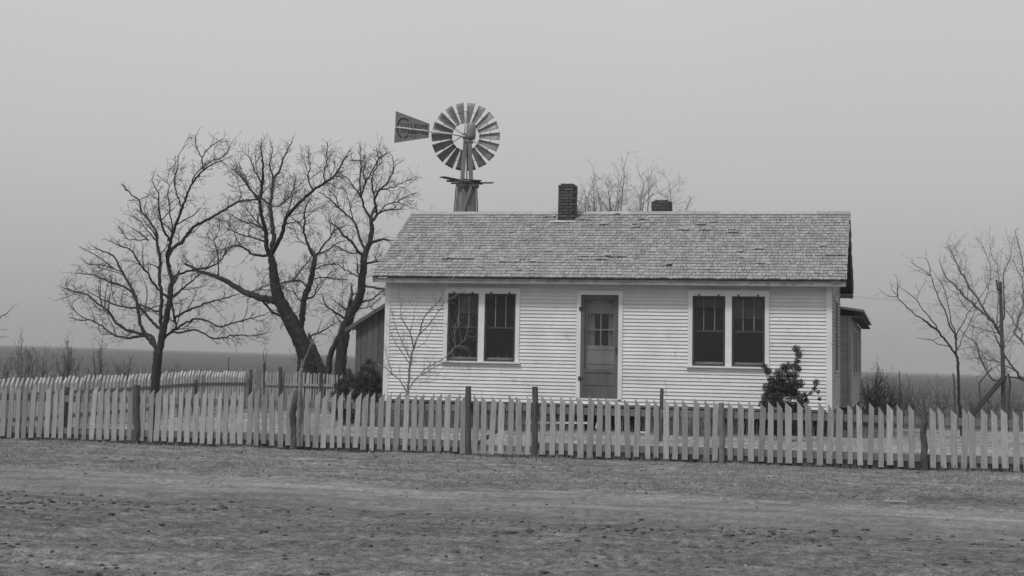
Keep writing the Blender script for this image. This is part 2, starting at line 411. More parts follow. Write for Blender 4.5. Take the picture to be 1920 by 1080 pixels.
mb = MB(); clap(mb, -LW+.09, -.09, .0, HW-.02, openings, lambda s, o, z: (s, -o, z), 1); HB(mb, 'front_siding', M['siding'])
# side gable wall, window opening
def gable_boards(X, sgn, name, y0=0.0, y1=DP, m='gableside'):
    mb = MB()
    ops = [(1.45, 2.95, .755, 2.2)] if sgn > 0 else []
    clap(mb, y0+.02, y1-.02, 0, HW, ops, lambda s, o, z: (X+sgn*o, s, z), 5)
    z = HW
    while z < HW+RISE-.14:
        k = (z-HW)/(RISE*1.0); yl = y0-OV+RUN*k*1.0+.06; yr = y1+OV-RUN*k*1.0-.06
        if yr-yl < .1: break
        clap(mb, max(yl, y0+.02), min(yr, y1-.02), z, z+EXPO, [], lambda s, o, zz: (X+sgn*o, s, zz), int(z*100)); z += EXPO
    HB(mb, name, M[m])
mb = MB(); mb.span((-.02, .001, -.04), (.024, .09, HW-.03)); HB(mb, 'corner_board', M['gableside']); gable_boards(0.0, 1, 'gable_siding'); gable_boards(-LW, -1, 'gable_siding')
mb = MB(); mb.span((-LW, DP-.02, 0), (0, DP, HW)); HB(mb, 'back_wall', M['siding'])
for X0, X1 in ((-LW-.012, -LW+.092), (-.098, .012)):
    mb = MB(); mb.span((X0, -.026, -.04), (X1, .0, HW-.03))
    if X0 > -1: pass
    else: mb.span((-LW-.024, .001, -.04), (-LW+.02, .09, HW-.03))
    HB(mb, 'corner_board', M['trim'])
mb = MB(); mb.span((-LW+.093, -.022, HW-.10), (-.099, .0, HW+.02)); HB(mb, 'frieze_board', M['trim'])
mb = MB(); mb.span((-LW, -.02, -.045), (0, DP, -.005)); HB(mb, 'sill_beam', M['shed'])
# interior floor + dark room lining
mb = MB(); mb.span((-LW+.05, .5, 0), (-.05, 3.2, .02)); mb.span((-LW+.05, 3.2, 0), (-.05, 3.22, HW-.1)); mb.span((-LW+.05, .25, HW-.12), (-.05, 3.2, HW-.1)); HB(mb, 'room_lining', M['void'])
# foundation piers and rear skirt
mb = MB()
for i in range(6):
    x = -LW+.2+i*(LW-.4)/5
    for y in (.55, 2.4, 4.5): mb = MB(); mb.box((x, y, -.32), (.22, .22, .56)); HB(mb, 'pier', M['mortar'])
mb = MB(); mb.span((-LW, DP-.1, -.75), (0, DP-.07, -.05)); mb.span((-LW+.02, .3, -.75), (-LW+.05, DP-.1, -.05)); mb.span((-.05, .3, -.75), (-.02, DP-.1, -.05)); HB(mb, 'foundation_skirt', M['shed'])

# roof: deck, shingles, ridge boards, fascia
th = math.atan2(RISE, RUN); SL = math.hypot(RISE, RUN)
YR = RUN-OV; ZR = HW+RISE
def slope_pt(side, x, s, n):       # s = distance up the slope from the eave, n = out of the roof
    if side > 0: return (x, -OV+s*math.cos(th)-n*math.sin(th), HW+s*math.sin(th)+n*math.cos(th))
    return (x, 2*YR+OV-s*math.cos(th)+n*math.sin(th), HW+s*math.sin(th)+n*math.cos(th))
XL, XR = -LW-OL, ORr
mb = MB()
for side in (1, -1):
    P = [slope_pt(side, XL+.015, .015, -.03), slope_pt(side, XL+.015, SL, -.03), slope_pt(side, XL+.015, SL, .0), slope_pt(side, XL+.015, .015, .0)]
    mb.prism(P, (XR-XL-.03, 0, 0))
roof = HB(mb, 'roof', M['shed'])
rr = random.Random(11); mb = MB(); NC = 24; ex = SL/NC
lifted = [(857, 487, 60), (960, 489, 40), (1010, 489, 30), (1115, 484, 60), (1155, 480, 40), (1090, 410, 30), (1205, 411, 18), (1195, 424, 16), (1315, 419, 12), (1280, 433, 20), (1325, 433, 30), (1375, 434, 24), (1340, 415, 16), (1030, 408, 30), (1570, 477, 30), (1248, 499, 14), (1422, 466, 14), (1150, 403, 20), (1545, 462, 16), (1130, 420, 20), (1250, 500, 10), (1385, 470, 12)]
LF = []
for x, y, wd in lifted:
    p = atY(x, y, -OV+1); d = ray(x, y)
    nrm = Vector((0, -math.sin(th), math.cos(th))); q0 = Vector((0, -OV, HW)); t = (q0-CAM).dot(nrm)/d.dot(nrm); p = CAM+d*t
    LF.append((p.x, (p-q0).dot(Vector((0, math.cos(th), math.sin(th)))), wd/2/92))
for side in (1, -1):
    for c in range(NC):
        x = XL-rr.uniform(0, .08); s0 = c*ex-.014
        while x < XR:
            wd = rr.uniform(.05, .135); xe = min(x+wd, XR+rr.uniform(-.004, .006)); xa = max(x, XL+rr.uniform(-.006, .004))
            if xe-xa > .02:
                ds = rr.gauss(0, .005); lift = .024+abs(rr.gauss(0, .003)); tw = rr.gauss(0, .003)
                if rr.random() < .03: lift += rr.uniform(.004, .014)
                if side > 0:
                    for lx, ls, lw in LF:
                        if abs((xa+xe)/2-lx) < lw and abs(s0+ex/2-ls) < ex*.55: lift += rr.uniform(.010, .026)
                if rr.random() < .003: ds += ex*.5
                tt = .021; s1 = s0+ex*1.75; gp = rr.choice((.002, .003, .004, .007))
                q = [slope_pt(side, xa+gp, s0+ds, lift-tt+tw), slope_pt(side, xe-gp, s0+ds, lift-tt-tw), slope_pt(side, xe-gp, s0+ds, lift-tw), slope_pt(side, xa+gp, s0+ds, lift+tw),
                     slope_pt(side, xa+gp, min(s1, SL+.01), -.001), slope_pt(side, xe-gp, min(s1, SL+.01), -.001), slope_pt(side, xe-gp, min(s1, SL+.01), .003), slope_pt(side, xa+gp, min(s1, SL+.01), .003)]
                n = len(mb.v); mb.v += q
                for f in ((0, 1, 2, 3), (7, 6, 5, 4), (3, 2, 6, 7), (1, 0, 4, 5), (2, 1, 5, 6), (0, 3, 7, 4)): mb.f.append([n+i for i in f])
            x += wd
HB(mb, 'shingles', M['shingle'], roof)
mb = MB(); x = XL
while x < XR-.05:
    x2 = min(x+rr.uniform(1.5, 3), XR)
    for side in (1, -1):
        P = [slope_pt(side, x, SL-.13, .012), slope_pt(side, x, SL+.008, .016), slope_pt(side, x, SL+.012, .034), slope_pt(side, x, SL-.13, .030+rr.uniform(0, .004))]
        mb.prism(P, (x2-x-.004, 0, 0))
    x = x2
HB(mb, 'ridge_board', M['ridge'], roof)
mb = MB()
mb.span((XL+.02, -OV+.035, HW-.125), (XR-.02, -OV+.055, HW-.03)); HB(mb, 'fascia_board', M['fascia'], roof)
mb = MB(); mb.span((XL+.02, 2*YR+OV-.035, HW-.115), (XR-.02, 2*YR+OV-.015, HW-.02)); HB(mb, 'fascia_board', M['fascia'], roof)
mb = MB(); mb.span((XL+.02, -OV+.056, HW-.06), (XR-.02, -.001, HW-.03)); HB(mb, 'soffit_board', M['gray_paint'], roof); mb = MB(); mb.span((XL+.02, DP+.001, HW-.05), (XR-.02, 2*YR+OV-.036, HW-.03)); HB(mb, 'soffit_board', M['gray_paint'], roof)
for X in (XL+.02, XR-.045):
    mb = MB()
    for side in (1, -1):
        P = [slope_pt(side, X, .02, -.16), slope_pt(side, X, SL, -.16), slope_pt(side, X, SL, -.032), slope_pt(side, X, .02, -.032)]
        mb.prism(P, (.025, 0, 0))
    HB(mb, 'verge_board', M['trim'] if X < -1 else M['shed'], roof)
# chimneys
def chimney(cx_, cy_, wx, wy, ztop, zbot, ang, flash):
    base = MB(); Mz = Matrix.Rotation(ang, 3, 'Z'); c = Vector((cx_, cy_, 0))
    base.box((cx_, cy_, (ztop+zbot)/2), (wx-.012, wy-.012, ztop-zbot-.02), Mz)
    core = HB(base, 'chimney', M['mortar'], roof)
    mb = MB(); z = zbot; k = 0; rb = random.Random(int(cx_*100))
    while z < ztop-.03:
        for (ax, ln, off) in ((0, wx, wy), (1, wy, wx)):
            for sg in (-1, 1):
                n = max(2, round(ln/.2)); s_ = -ln/2+(0 if k % 2 else -.1)
                while s_ < ln/2:
                    a = max(s_, -ln/2); b_ = min(s_+.2, ln/2)
                    if b_-a > .03:
                        j = rb.uniform(-.003, .003)
                        if ax == 0: p = Vector(((a+b_)/2, sg*(off/2+j), z+.03)); d = (b_-a-.012, .05, .052)
                        else: p = Vector((sg*(off/2+j), (a+b_)/2, z+.03)); d = (.05, b_-a-.012, .052)
                        mb.box(c+Mz @ p, d, Mz)
                    s_ += .2
        z += .064; k += 1
    for sg in (-1, 1):   # broken cap course
        for q in range(2):
            if rb.random() < .8: mb.box(c+Mz @ Vector((sg*wx*.22, (q-.5)*wy*.5, z+.012)), (.13, .1, .03), Mz)
    HB(mb, 'bricks', M['brick'], core)
    if flash:
        f = MB(); 
        for i in range(14):
            a = rb.uniform(-1, 1)
            f.box((cx_+a*.26-.03, cy_-wy/2-.05-rb.random()*.06, HW+(cy_-wy/2-.09+OV)*math.tan(th)+.035), (.13, .05, .014), Matrix.Rotation(th, 3, 'X') @ Matrix.Rotation(rb.uniform(-.3, .3), 3, 'Z'))
        HB(f, 'flashing', M['cement'], core)
p = atY(1064, 398, YR-.22); pt = atY(1064, 349, YR-.22)
chimney(p.x, YR-.20, .325, .33, pt.z, ZR-.45, rad(4), True)
p = atY(1241, 399, YR+.75); pt = atY(1241, 379, YR+.75)
chimney(p.x, YR+.75, .36, .36, pt.z, ZR-.9, rad(0), False)

# front windows
def winpair(X0, X1, blinds, name, label):
    z0, z1 = WZ; c = .083; mul_ = .125; hd = .095
    ow = (X1-X0-2*c-mul_)/2
    mb = MB()
    mb.span((X0, -.034, z0+.035), (X0+c, 0, z1-hd)); mb.span((X1-c, -.034, z0+.035), (X1, 0, z1-hd))
    mb.span((X0-.004, -.036, z1-hd), (X1+.004, 0, z1)); mb.span((X0+c+ow, -.032, z0+.035), (X0+c+ow+mul_, .02, z1-hd))
    mb.span((X0-.03, -.055, z1+.001), (X1+.03, 0, z1+.022))
    # deep jambs
    for a in (X0+c-.02, X0+c+ow, X0+c+ow+mul_-.02, X1-c): mb.span((a, .001, z0+.03), (a+.02, .10, z1-hd))
    win = HB(mb, 'window', M['trim']); win['label'] = label
    mb = MB(); mb.span((X0-.03, -.075, z0), (X1+.03, .02, z0+.034)); HB(mb, 'sill', M['trim'], win)
    for i in range(2):
        a = X0+c+i*(ow+mul_); b = a+ow; t = z1-hd; bz = z0+.035
        mb = MB(); f = .035
        mb.span((a+.002, -.02, bz), (a+f, .0, t)); mb.span((b-f, -.02, bz), (b-.002, .0, t)); mb.span((a+f, -.02, t-f), (b-f, .0, t)); mb.span((a+f, -.02, bz), (b-f, .0, bz+.04))
        for hx in (a+.13, b-.13): mb.box((hx, -.034, t+.012), (.035, .03, .04))
        scf = HB(mb, 'screen_frame', M['dark'], win)
        mb = MB(); mb.span((a+f, -.011, bz+.04), (b-f, -.009, t-f)); HB(mb, 'wire_screen', M['screen'], scf)
        mb = MB(); s_ = .045; ms = (bz+t)/2
        mb.span((a+.001, .025, ms-.02), (b-.001, .05, ms+.015))
        mb.span((a+.001, .025, ms+.015), (a+s_, .045, t)); mb.span((b-s_, .025, ms+.015), (b-.001, .045, t)); mb.span((a+s_, .025, t-s_), (b-s_, .045, t))
        mb.span((a+.001, .052, bz), (a+s_, .072, ms-.02)); mb.span((b-s_, .052, bz), (b-.001, .072, ms-.02))
        sash = HB(mb, 'sash', M['sashm'], win)
        mb = MB(); mb.span((a+s_, .050, bz+.022), (b-s_, .072, bz+.078)); HB(mb, 'bottom_rail', M['trim'], win)
        for k in (1, 2): xx = a+ow*k/3; mb = MB(); mb.span((xx-.008, .027, ms+.015), (xx+.008, .043, t-s_)); HB(mb, 'muntin', M['trim'], win)
        mb = MB(); mb.span((a+s_, .034, ms+.015), (b-s_, .036, t-s_)); mb.span((a+s_, .061, bz+.085), (b-s_, .063, ms-.02)); HB(mb, 'pane', M['glass'], win)
        if blinds[i]:
            fx, zb = blinds[i]; mb = MB(); mb.span((a+ow*fx, .09, zb), (b-.005, .094, t)); HB(mb, 'roller_blind', M['blind'], win)
    return ow, c, mul_
zL1 = atY(880, 587, .09).z; zR1 = atY(1330, 577, .09).z; zR2 = atY(1400, 598, .09).z
winpair(*WINL, [(.30, zL1), None], 'window', 'paired window left of the door with cups inside its sill')
winpair(*WINR, [(.02, zR1), (.02, zR2)], 'window', 'paired window right of the door with half drawn blinds')
# small cups on the inner sills
mb = MB(); mb.span((WINL[0]+.06, .075, WZ[0]+.06), (WINL[1]-.06, .20, WZ[0]+.085)); mb.span((WINR[0]+.06, .075, WZ[0]+.06), (WINR[1]-.06, .20, WZ[0]+.085)); HB(mb, 'inner_sill', M['trim'])
for i, (x, hh, lb) in enumerate(((851, .085, 'pale cup on the inside sill, nearest the left edge of the left window'), (863, .10, 'taller pale jar on the inside sill beside the leftmost cup'), (881, .09, 'pale cup alone at the right of the left pane'), (934, .085, 'dull pale cup on the inside sill behind the middle of the second pane'), (950, .095, 'brightest pale jar on the inside sill, right end of the left window'))):
    p = atY(x, 668, .10); zz = WZ[0]+.085
    k = MB(); prof = [(0, .022), (.01, .026), (hh*.6, .028), (hh*.8, .020), (hh, .024)]
    k.tube([Vector((0, 0, h_)) for h_, r_ in prof], [r_ for h_, r_ in prof], 12)
    o = k.build('cup' if i in (0, 2, 3) else 'jar', M['jar'], smooth=False); o.location = (p.x, .10, zz)
    tag(o, lb, 'cup' if i in (0, 2, 3) else 'jar', 'small crockery on the window sill')
# door
mb = MB(); a, b = DX; z0, z1 = DZ
mb.span((a-.085, -.034, z0-.02), (a, 0, z1)); mb.span((b, -.034, z0-.02), (b+.085, 0, z1)); mb.span((a-.087, -.036, z1), (b+.087, 0, z1+.085)); mb.span((a-.02, -.02, z0-.04), (b+.02, .1, z0-.002))
for q in (a-.02, b): mb.span((q, .001, z0), (q+.02, .12, z1))
fr = HB(mb, 'door_frame', M['trim'])
mb = MB(); s_ = .075
mb.span((a+.004, -.026, z0), (a+s_, .0, z1-.01)); mb.span((b-s_, -.026, z0), (b-.004, .0, z1-.01)); mb.span((a+s_, -.026, z1-.09), (b-s_, .0, z1-.01))
zm = atY(1125, 694, 0).z
mb.span((a+s_, -.026, zm-.05), (b-s_, .0, zm+.02)); mb.span((a+s_, -.026, z0), (b-s_, .0, z0+.1))
zq = atY(1125, 721, 0).z; mb.span((a+s_, -.022, zq-.015), (b-s_, -.002, zq+.015)); mb.span((a+s_, -.014, z0+.1), (b-s_, -.006, zm-.05))
for sx in (1, -1):      # fretwork brackets under the top rail
    x0 = a+s_ if sx > 0 else b-s_
    pts = [Vector((x0+sx*.16*(1-math.cos(t_)), -.012, z1-.09-.14*math.cos(t_)*1.0+0*math.sin(t_))) for t_ in [i*math.pi/2/7 for i in range(8)]]
    mb.tube(pts, [.011]*8, 5)
sdoor = HB(mb, 'screen_door', M['doorlow'])
mb = MB(); mb.span((a+s_, -.012, zm+.02), (b-s_, -.010, z1-.09)); HB(mb, 'wire_screen', M['dscreen'], sdoor)
for zz in (atY(1088, 579, 0).z, atY(1086, 709, 0).z):
    mb = MB(); mb.box((a-.012, -.045, zz), (.045, .018, .075)); mb.box((a+.03, -.036, zz), (.04, .014, .04)); HB(mb, 'hinge', M['dark'], sdoor)
zh = atY(1155, 657, 0).z; mb = MB(); mb.box((b-.035, -.04, zh), (.02, .03, .10)); HB(mb, 'handle', M['dark'], sdoor)
# inner door with four lights and curtains
mb = MB(); gt = atY(1125, 588, .06).z; gb = atY(1125, 648, .06).z; ia, ib = a+.04, b-.02
mb.span((ia, .06, z0), (ia+.085, .09, z1-.0)); mb.span((ib-.085, .06, z0), (ib, .09, z1)); mb.span((ia+.085, .06, gt), (ib-.085, .09, gt+.09)); mb.span((ia+.085, .06, gb-.08), (ib-.085, .09, gb))
mb.span((ia+.085, .075, gt+.09), (ib-.085, .085, z1)); mb.span((ia+.085, .07, gb-.30), (ib-.085, .08, gb-.08)); mb.span((ia+.085, .06, gb-.36), (ib-.085, .09, gb-.30)); mb.span((ia+.085, .07, z0), (ib-.085, .08, gb-.36))
mxx = (ia+ib)/2; mb.span((mxx-.012, .062, gb), (mxx+.012, .088, gt)); mb.span((ia+.085, .064, (gt+gb)/2-.012), (ib-.085, .086, (gt+gb)/2+.012))
idr = HB(mb, 'inner_door', M['door'])
mb = MB()
for (u, v) in ((ia+.09, ia+.22), (ib-.20, ib-.09)):
    n = 12
    for i in range(n):
        xa, xb = u+(v-u)*i/n, u+(v-u)*(i+1)/n; ya, yb = .11+.012*math.sin(i*1.9), .11+.012*math.sin((i+1)*1.9)
        k = len(mb.v); mb.v += [(xa, ya, gb), (xb, yb, gb), (xb, yb, gt), (xa, ya, gt), (xa, ya+.003, gb), (xb, yb+.003, gb), (xb, yb+.003, gt), (xa, ya+.003, gt)]
        mb.f += [(k, k+1, k+2, k+3), (k+7, k+6, k+5, k+4)]
HB(mb, 'curtain', M['curtain'], idr)
# gable window facing right
mb = MB(); mb.span((.0, 1.40, .70), (.03, 1.50, 2.25)); mb.span((.0, 2.90, .70), (.03, 3.0, 2.25)); mb.span((.0, 1.50, 2.15), (.03, 2.90, 2.25)); mb.span((.0, 1.50, .70), (.04, 2.90, .76))
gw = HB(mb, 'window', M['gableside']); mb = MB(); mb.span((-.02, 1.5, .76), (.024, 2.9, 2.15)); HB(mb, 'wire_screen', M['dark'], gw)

# rear wing on the right
WX = atY(1595, 650, 4.95).x; WY0, WY1 = 4.83, 15.6; WZT = atY(1592, 592, 4.95).z
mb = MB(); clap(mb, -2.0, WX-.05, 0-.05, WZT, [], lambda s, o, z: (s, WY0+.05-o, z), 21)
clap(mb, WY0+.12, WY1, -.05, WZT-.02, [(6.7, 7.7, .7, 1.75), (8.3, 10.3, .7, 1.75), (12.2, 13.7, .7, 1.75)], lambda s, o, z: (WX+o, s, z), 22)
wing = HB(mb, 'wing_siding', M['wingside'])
mb = MB(); mb.span((-2, WY1-.03, -.05), (WX-.02, WY1-.01, WZT)); mb.span((-2, WY0+.1, -.04), (-1.98, WY1-.05, WZT)); mb.span((-1.98, WY0+.1, -.6), (WX-.03, WY1-.06, -.06)); HB(mb, 'wing_core', M['shed'], wing)
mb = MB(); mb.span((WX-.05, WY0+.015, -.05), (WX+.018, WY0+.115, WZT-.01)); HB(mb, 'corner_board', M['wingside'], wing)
for (u, v) in ((6.7, 7.7), (8.3, 10.3), (12.2, 13.7)):
    mb = MB(); mb.span((WX-.01, u, .72), (WX+.03, u+.08, 1.75)); mb.span((WX-.01, v-.08, .72), (WX+.03, v, 1.75)); mb.span((WX-.01, u+.08, 1.67), (WX+.03, v-.08, 1.75)); mb.span((WX-.01, u, .66), (WX+.05, v, .72))
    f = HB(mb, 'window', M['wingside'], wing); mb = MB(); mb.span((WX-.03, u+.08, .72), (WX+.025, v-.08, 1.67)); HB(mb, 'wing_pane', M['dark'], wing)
e0 = atY(1620, 585, WY0-.2); 
mb = MB(); P = [Vector((e0.x, WY0-.2, e0.z)), Vector((e0.x, WY0-.2, e0.z+.05)), Vector((-2.1, WY0-.2, e0.z+.42)), Vector((-2.1, WY0-.2, e0.z+.37))]
mb.prism([tuple(p) for p in P][::-1], (0, WY1-WY0+.45, 0)); wr = HB(mb, 'wing_roof', M['ridge'])
mb = MB(); mb.span((WX+.03, WY0-.17, WZT-.03), (e0.x-.03, WY1+.2, WZT-.01)); HB(mb, 'soffit_board', M['shed'], wr)

# lean-to on the left end wall
SYf = 2.6; s0 = atY(665, 700, SYf); s1 = atY(722, 573, SYf); s2 = atY(652, 618, SYf)
sl_ = (s1.z-s2.z)/(s1.x-s2.x); XI = -LW-.03
mb = MB(); x = s0.x; rl = random.Random(5)
while x < XI-.01:
    x2 = min(x+rl.uniform(.10, .15), XI); zt = lambda X: s2.z+(X-s2.x)*sl_-.03
    y = SYf+rl.uniform(0, .006)
    mb.prism([(x, y, -.8), (x2-.005, y, -.8), (x2-.005, y, zt(x2)), (x, y, zt(x))], (0, .02, 0)); x = x2
mb.span((s0.x, SYf+.03, -.8), (s0.x+.02, DP-.1, zt(s0.x))); HB(mb, 'lean_to_wall', M['shed'])
mb = MB(); zt = lambda X: s2.z+(X-s2.x)*sl_
mb.prism([(s2.x, SYf-.12, zt(s2.x)), (XI, SYf-.12, zt(XI)), (XI, SYf-.12, zt(XI)+.035), (s2.x, SYf-.12, zt(s2.x)+.035)], (0, DP-SYf+.1, 0)); lr = HB(mb, 'lean_to_roof', M['ridge'])
mb = MB(); mb.prism([(s2.x-.02, SYf-.145, zt(s2.x)-.07), (XI, SYf-.145, zt(XI)-.07), (XI, SYf-.145, zt(XI)+.01), (s2.x-.02, SYf-.145, zt(s2.x)+.02)], (0, .022, 0)); HB(mb, 'verge_board', M['shed'], lr)

# ------------------------------------------------------------------ fences
rp_ = random.Random(21)
def picket_mesh(h, wd, th_, cut, dirn, k):
    """a flat picket, its top cut on a slant; dirn +1: high on the +x side"""
    r = random.Random(k); w2 = wd/2*r.uniform(.93, 1.06); c = cut*r.uniform(.75, 1.2)
    bow = r.uniform(-.006, .006)
    pl = [(-w2, 0), (w2, 0), (w2+bow, h*.5), (w2, h if dirn > 0 else h-c), (-w2, h-c if dirn > 0 else h), (-w2+bow, h*.5)]
    mb = MB(); mb.prism([(x, 0, z) for x, z in pl], (0, th_, 0))
    me = bpy.data.meshes.new('picket'); me.from_pydata(mb.v, [], mb.f); return me
variants = {(d, s): [] for d in (1, -1) for s in ('front', 'side')}
for d in (1, -1):
    for k in range(7):
        m_ = picket_mesh(.915, .086, .018, .108, d, k+d*30); m_.materials.append(M['picket']); variants[(d, 'front')].append(m_)
        m_ = picket_mesh(.93, .075, .042, .13, d, k+d*50); m_.materials.append(M['sidepicket']); variants[(d, 'side')].append(m_)
_top = [(10, 722), (240, 727), (500, 733), (860, 739), (1020, 743), (1180, 748), (1340, 751), (1600, 757), (1900, 768)]
_tp = [atY(x, y, FY) for x, y in _top]; TX = np.array([p.x for p in _tp]); TZ = np.array([p.z for p in _tp])
def topz(x): return float(np.interp(x, TX, TZ))
PXS = [atY(q, 800, FY).x for q in (255, 554, 1353.5, 1732)]      # places taken by line posts
def pickets(root, xa, xb, step, dirn):
    x = xa; n = 0
    while x < xb:
        if any(abs(x-q) < .072 for q in PXS): x += step*.5; continue
        o = bpy.data.objects.new('picket', rp_.choice(variants[(dirn, 'front')])); col.objects.link(o); o.parent = root
        zt_ = topz(x)+rp_.gauss(0, .013); zb_ = float(np.interp(x, BX, BZ))+.035+rp_.gauss(0, .01)
        o.location = Vector((x+rp_.gauss(0, .006), FY+rp_.uniform(-.002, .002), zb_))-Vector(root.location)
        o.scale = (rp_.uniform(.88, 1.1), 1, (zt_-zb_)/.915); o.rotation_euler = (rp_.gauss(0, .012), rp_.gauss(0, .017), rp_.gauss(0, .08))
        x += step*rp_.uniform(.94, 1.06); n += 1
    return n
def rails(root, xa, xb, fr=(.185, .775), y=FY+.022, hgt_=.105):
    for f in fr:
        x = xa
        while x < xb-.1:
            x2 = min(x+2.4, xb); mb = MB(); zf = lambda X: float(np.interp(X, BX, BZ))*(1-f)+topz(X)*f
            n = 6; 
            for i in range(n):
                u, v = x+(x2-x)*i/n, x+(x2-x)*(i+1)/n
                mb.prism([(u, y, zf(u)-hgt_/2), (v, y, zf(v)-hgt_/2), (v, y, zf(v)+hgt_/2), (u, y, zf(u)+hgt_/2)], (0, .035, 0))
            mb.v = [tuple(Vector(p)-Vector(root.location)) for p in mb.v]; mb.build('rail', M['rail'], root); x = x2
def foot_strip(root, xa, xb):  # added dark strip standing in for shade between the picket feet
    mb = MB(); xx = np.linspace(xa, xb, 24)
    for u, v in zip(xx[:-1], xx[1:]):
        a_, b_ = float(np.interp(u, BX, BZ)), float(np.interp(v, BX, BZ))
        mb.prism([(u, FY+.03, a_-.08), (v, FY+.03, b_-.08), (v, FY+.03, b_+.115), (u, FY+.03, a_+.115)], (0, .02, 0))
    mb.v = [tuple(Vector(p)-Vector(root.location)) for p in mb.v]; mb.build('dark_foot_strip', M['dpost'], root)
def post(root, x0, y0, x1, y1, rpx, Y, wob=.01, square=False, m='post', bend=None, sides=10):
    a = atY(x0, y0, Y); b = atY(x1, y1, Y); zb = gz(a.x, Y)-.15; r = rpx/F_PX*(Y-CAM.y)/math.cos(YAW)
    a = Vector((a.x, Y, zb)); pts = []; rs = []
    for i in range(7):
        t = i/6; p = a.lerp(b, t)+Vector((rp_.gauss(0, wob), rp_.gauss(0, wob), 0))*(0 if i in (0, 6) else 1)
        if bend: p.x += bend*math.sin(t*math.pi)
        pts.append(p-Vector(root.location)); rs.append(r*(1.12-.16*t)*rp_.uniform(.96, 1.04))
    mb = MB(); mb.tube(pts, rs, sides); return mb.build('post', M[m], root, smooth=False)
XG0 = atY(884, 800, FY).x; XG1 = atY(1000, 800, FY).x
fl = tag(empty('picket_fence', (-8, FY, -.7)), 'long weathered picket fence running left from the gate to the frame edge', 'fence', 'picket fences round the yard')
pickets(fl, atY(0, 800, FY).x-.75, atY(872, 800, FY).x, .1335, 1); rails(fl, atY(0, 800, FY).x-.9, atY(876, 800, FY).x)
foot_strip(fl, atY(0, 800, FY).x-.9, atY(872, 800, FY).x-.02); post(fl, 256, 828, 256, 722, 6.6, FY-.01); post(fl, 553, 838, 557, 733, 6.5, FY-.06, wob=.02, bend=-.03)
post(fl, 878, 853, 878, 724, 5.6, FY+.0, wob=.003)
frt = tag(empty('picket_fence', (-1, FY, -.7)), 'weathered picket fence right of the gate, in front of the evergreen bush', 'fence', 'picket fences round the yard')
pickets(frt, atY(1019, 800, FY).x, atY(1920, 800, FY).x+.75, .1455, -1); rails(frt, atY(1008, 800, FY).x, atY(1920, 800, FY).x+.9)
foot_strip(frt, atY(1010, 800, FY).x, atY(1920, 800, FY).x+.9); post(frt, 1003, 857, 1003, 725, 5.6, FY+.0, wob=.003); post(frt, 1355, 868, 1352, 755, 5, FY-.01, m='rail'); post(frt, 1734, 880, 1729, 769, 5.5, FY-.05, bend=.008)
gate = tag(empty('picket_gate', ((XG0+XG1)/2, FY, -.72)), 'narrow closed picket gate between the two round dark gateposts', 'gate')
pickets(gate, XG0+.055, XG1-.02, .140, -1)
mb = MB()
for f in (.13, .80):
    zf = float(np.interp((XG0+XG1)/2, BX, BZ))*(1-f)+topz((XG0+XG1)/2)*f
    mb = MB(); mb.span((XG0+.01, FY+.022, zf-.045), (XG1-.02, FY+.045, zf+.045))
    mb.v = [tuple(Vector(p)-Vector(gate.location)) for p in mb.v]; mb.build('gate_rail', M['rail'], gate)
mb = MB(); za = float(np.interp(XG0, BX, BZ))+.15; zc = topz(XG0)-.18
mb.bar((XG0+.05, FY+.058, za), (XG1-.06, FY+.058, zc), .02, .06, up=(0, 0, 1)); mb.v = [tuple(Vector(p)-Vector(gate.location)) for p in mb.v]; mb.build('gate_brace', M['rail'], gate)
# side fence going back on the left (constant x), tops cut rising away from the road
SX = -14.25; syA, syB = atW(0, 712, 28.0).y-1.3, 5.75
sf = tag(empty('picket_fence', (SX, 0, -.6)), 'white topped picket fence going back along the left side of the yard', 'fence', 'picket fences round the yard')
y = syA; k = 0
def sidez(Y):  # top line of the side fence
    return gz(SX, Y)
NS = 0
while y < syB and NS < 98:
    o = bpy.data.objects.new('picket', rp_.choice(variants[(1, 'side')])); col.objects.link(o); o.parent = sf
    o.location = Vector((SX+rp_.uniform(-.003, .003), y, gz(SX, y)+.03+rp_.gauss(0, .008)))-Vector(sf.location)
    o.rotation_euler = (0, rp_.gauss(0, .012), math.pi/2+rp_.gauss(0, .02)); o.scale = (1, 1, rp_.uniform(.99, 1.02)); y += .158*rp_.uniform(.97, 1.03); NS += 1
for f in (.22, .66):
    mb = MB(); yy = np.linspace(syA-.1, syB, 12)
    for u, v in zip(yy[:-1], yy[1:]):
        mb.prism([(SX+.035-.035, u, gz(SX, u)+f-.035), (SX+.0, v, gz(SX, v)+f-.035), (SX+.0, v, gz(SX, v)+f+.04), (SX, u, gz(SX, u)+f+.04)], (.04, 0, 0))
    mb.v = [tuple(Vector(p)-Vector(sf.location)) for p in mb.v]; mb.build('rail', M['rail'], sf)
for yy in (-6.2, -3.2, -.2, 2.7, 5.9):
    mb = MB(); z = gz(SX, yy); mb.tube([Vector((SX+.07, yy, z-.1)), Vector((SX+.075, yy, z+.5)), Vector((SX+.07, yy, z+.76+(.26 if yy > 5 else 0)))], [.042, .038, .036], 8)
    mb.v = [tuple(Vector(p)-Vector(sf.location)) for p in mb.v]; mb.build('post', M['post'], sf)
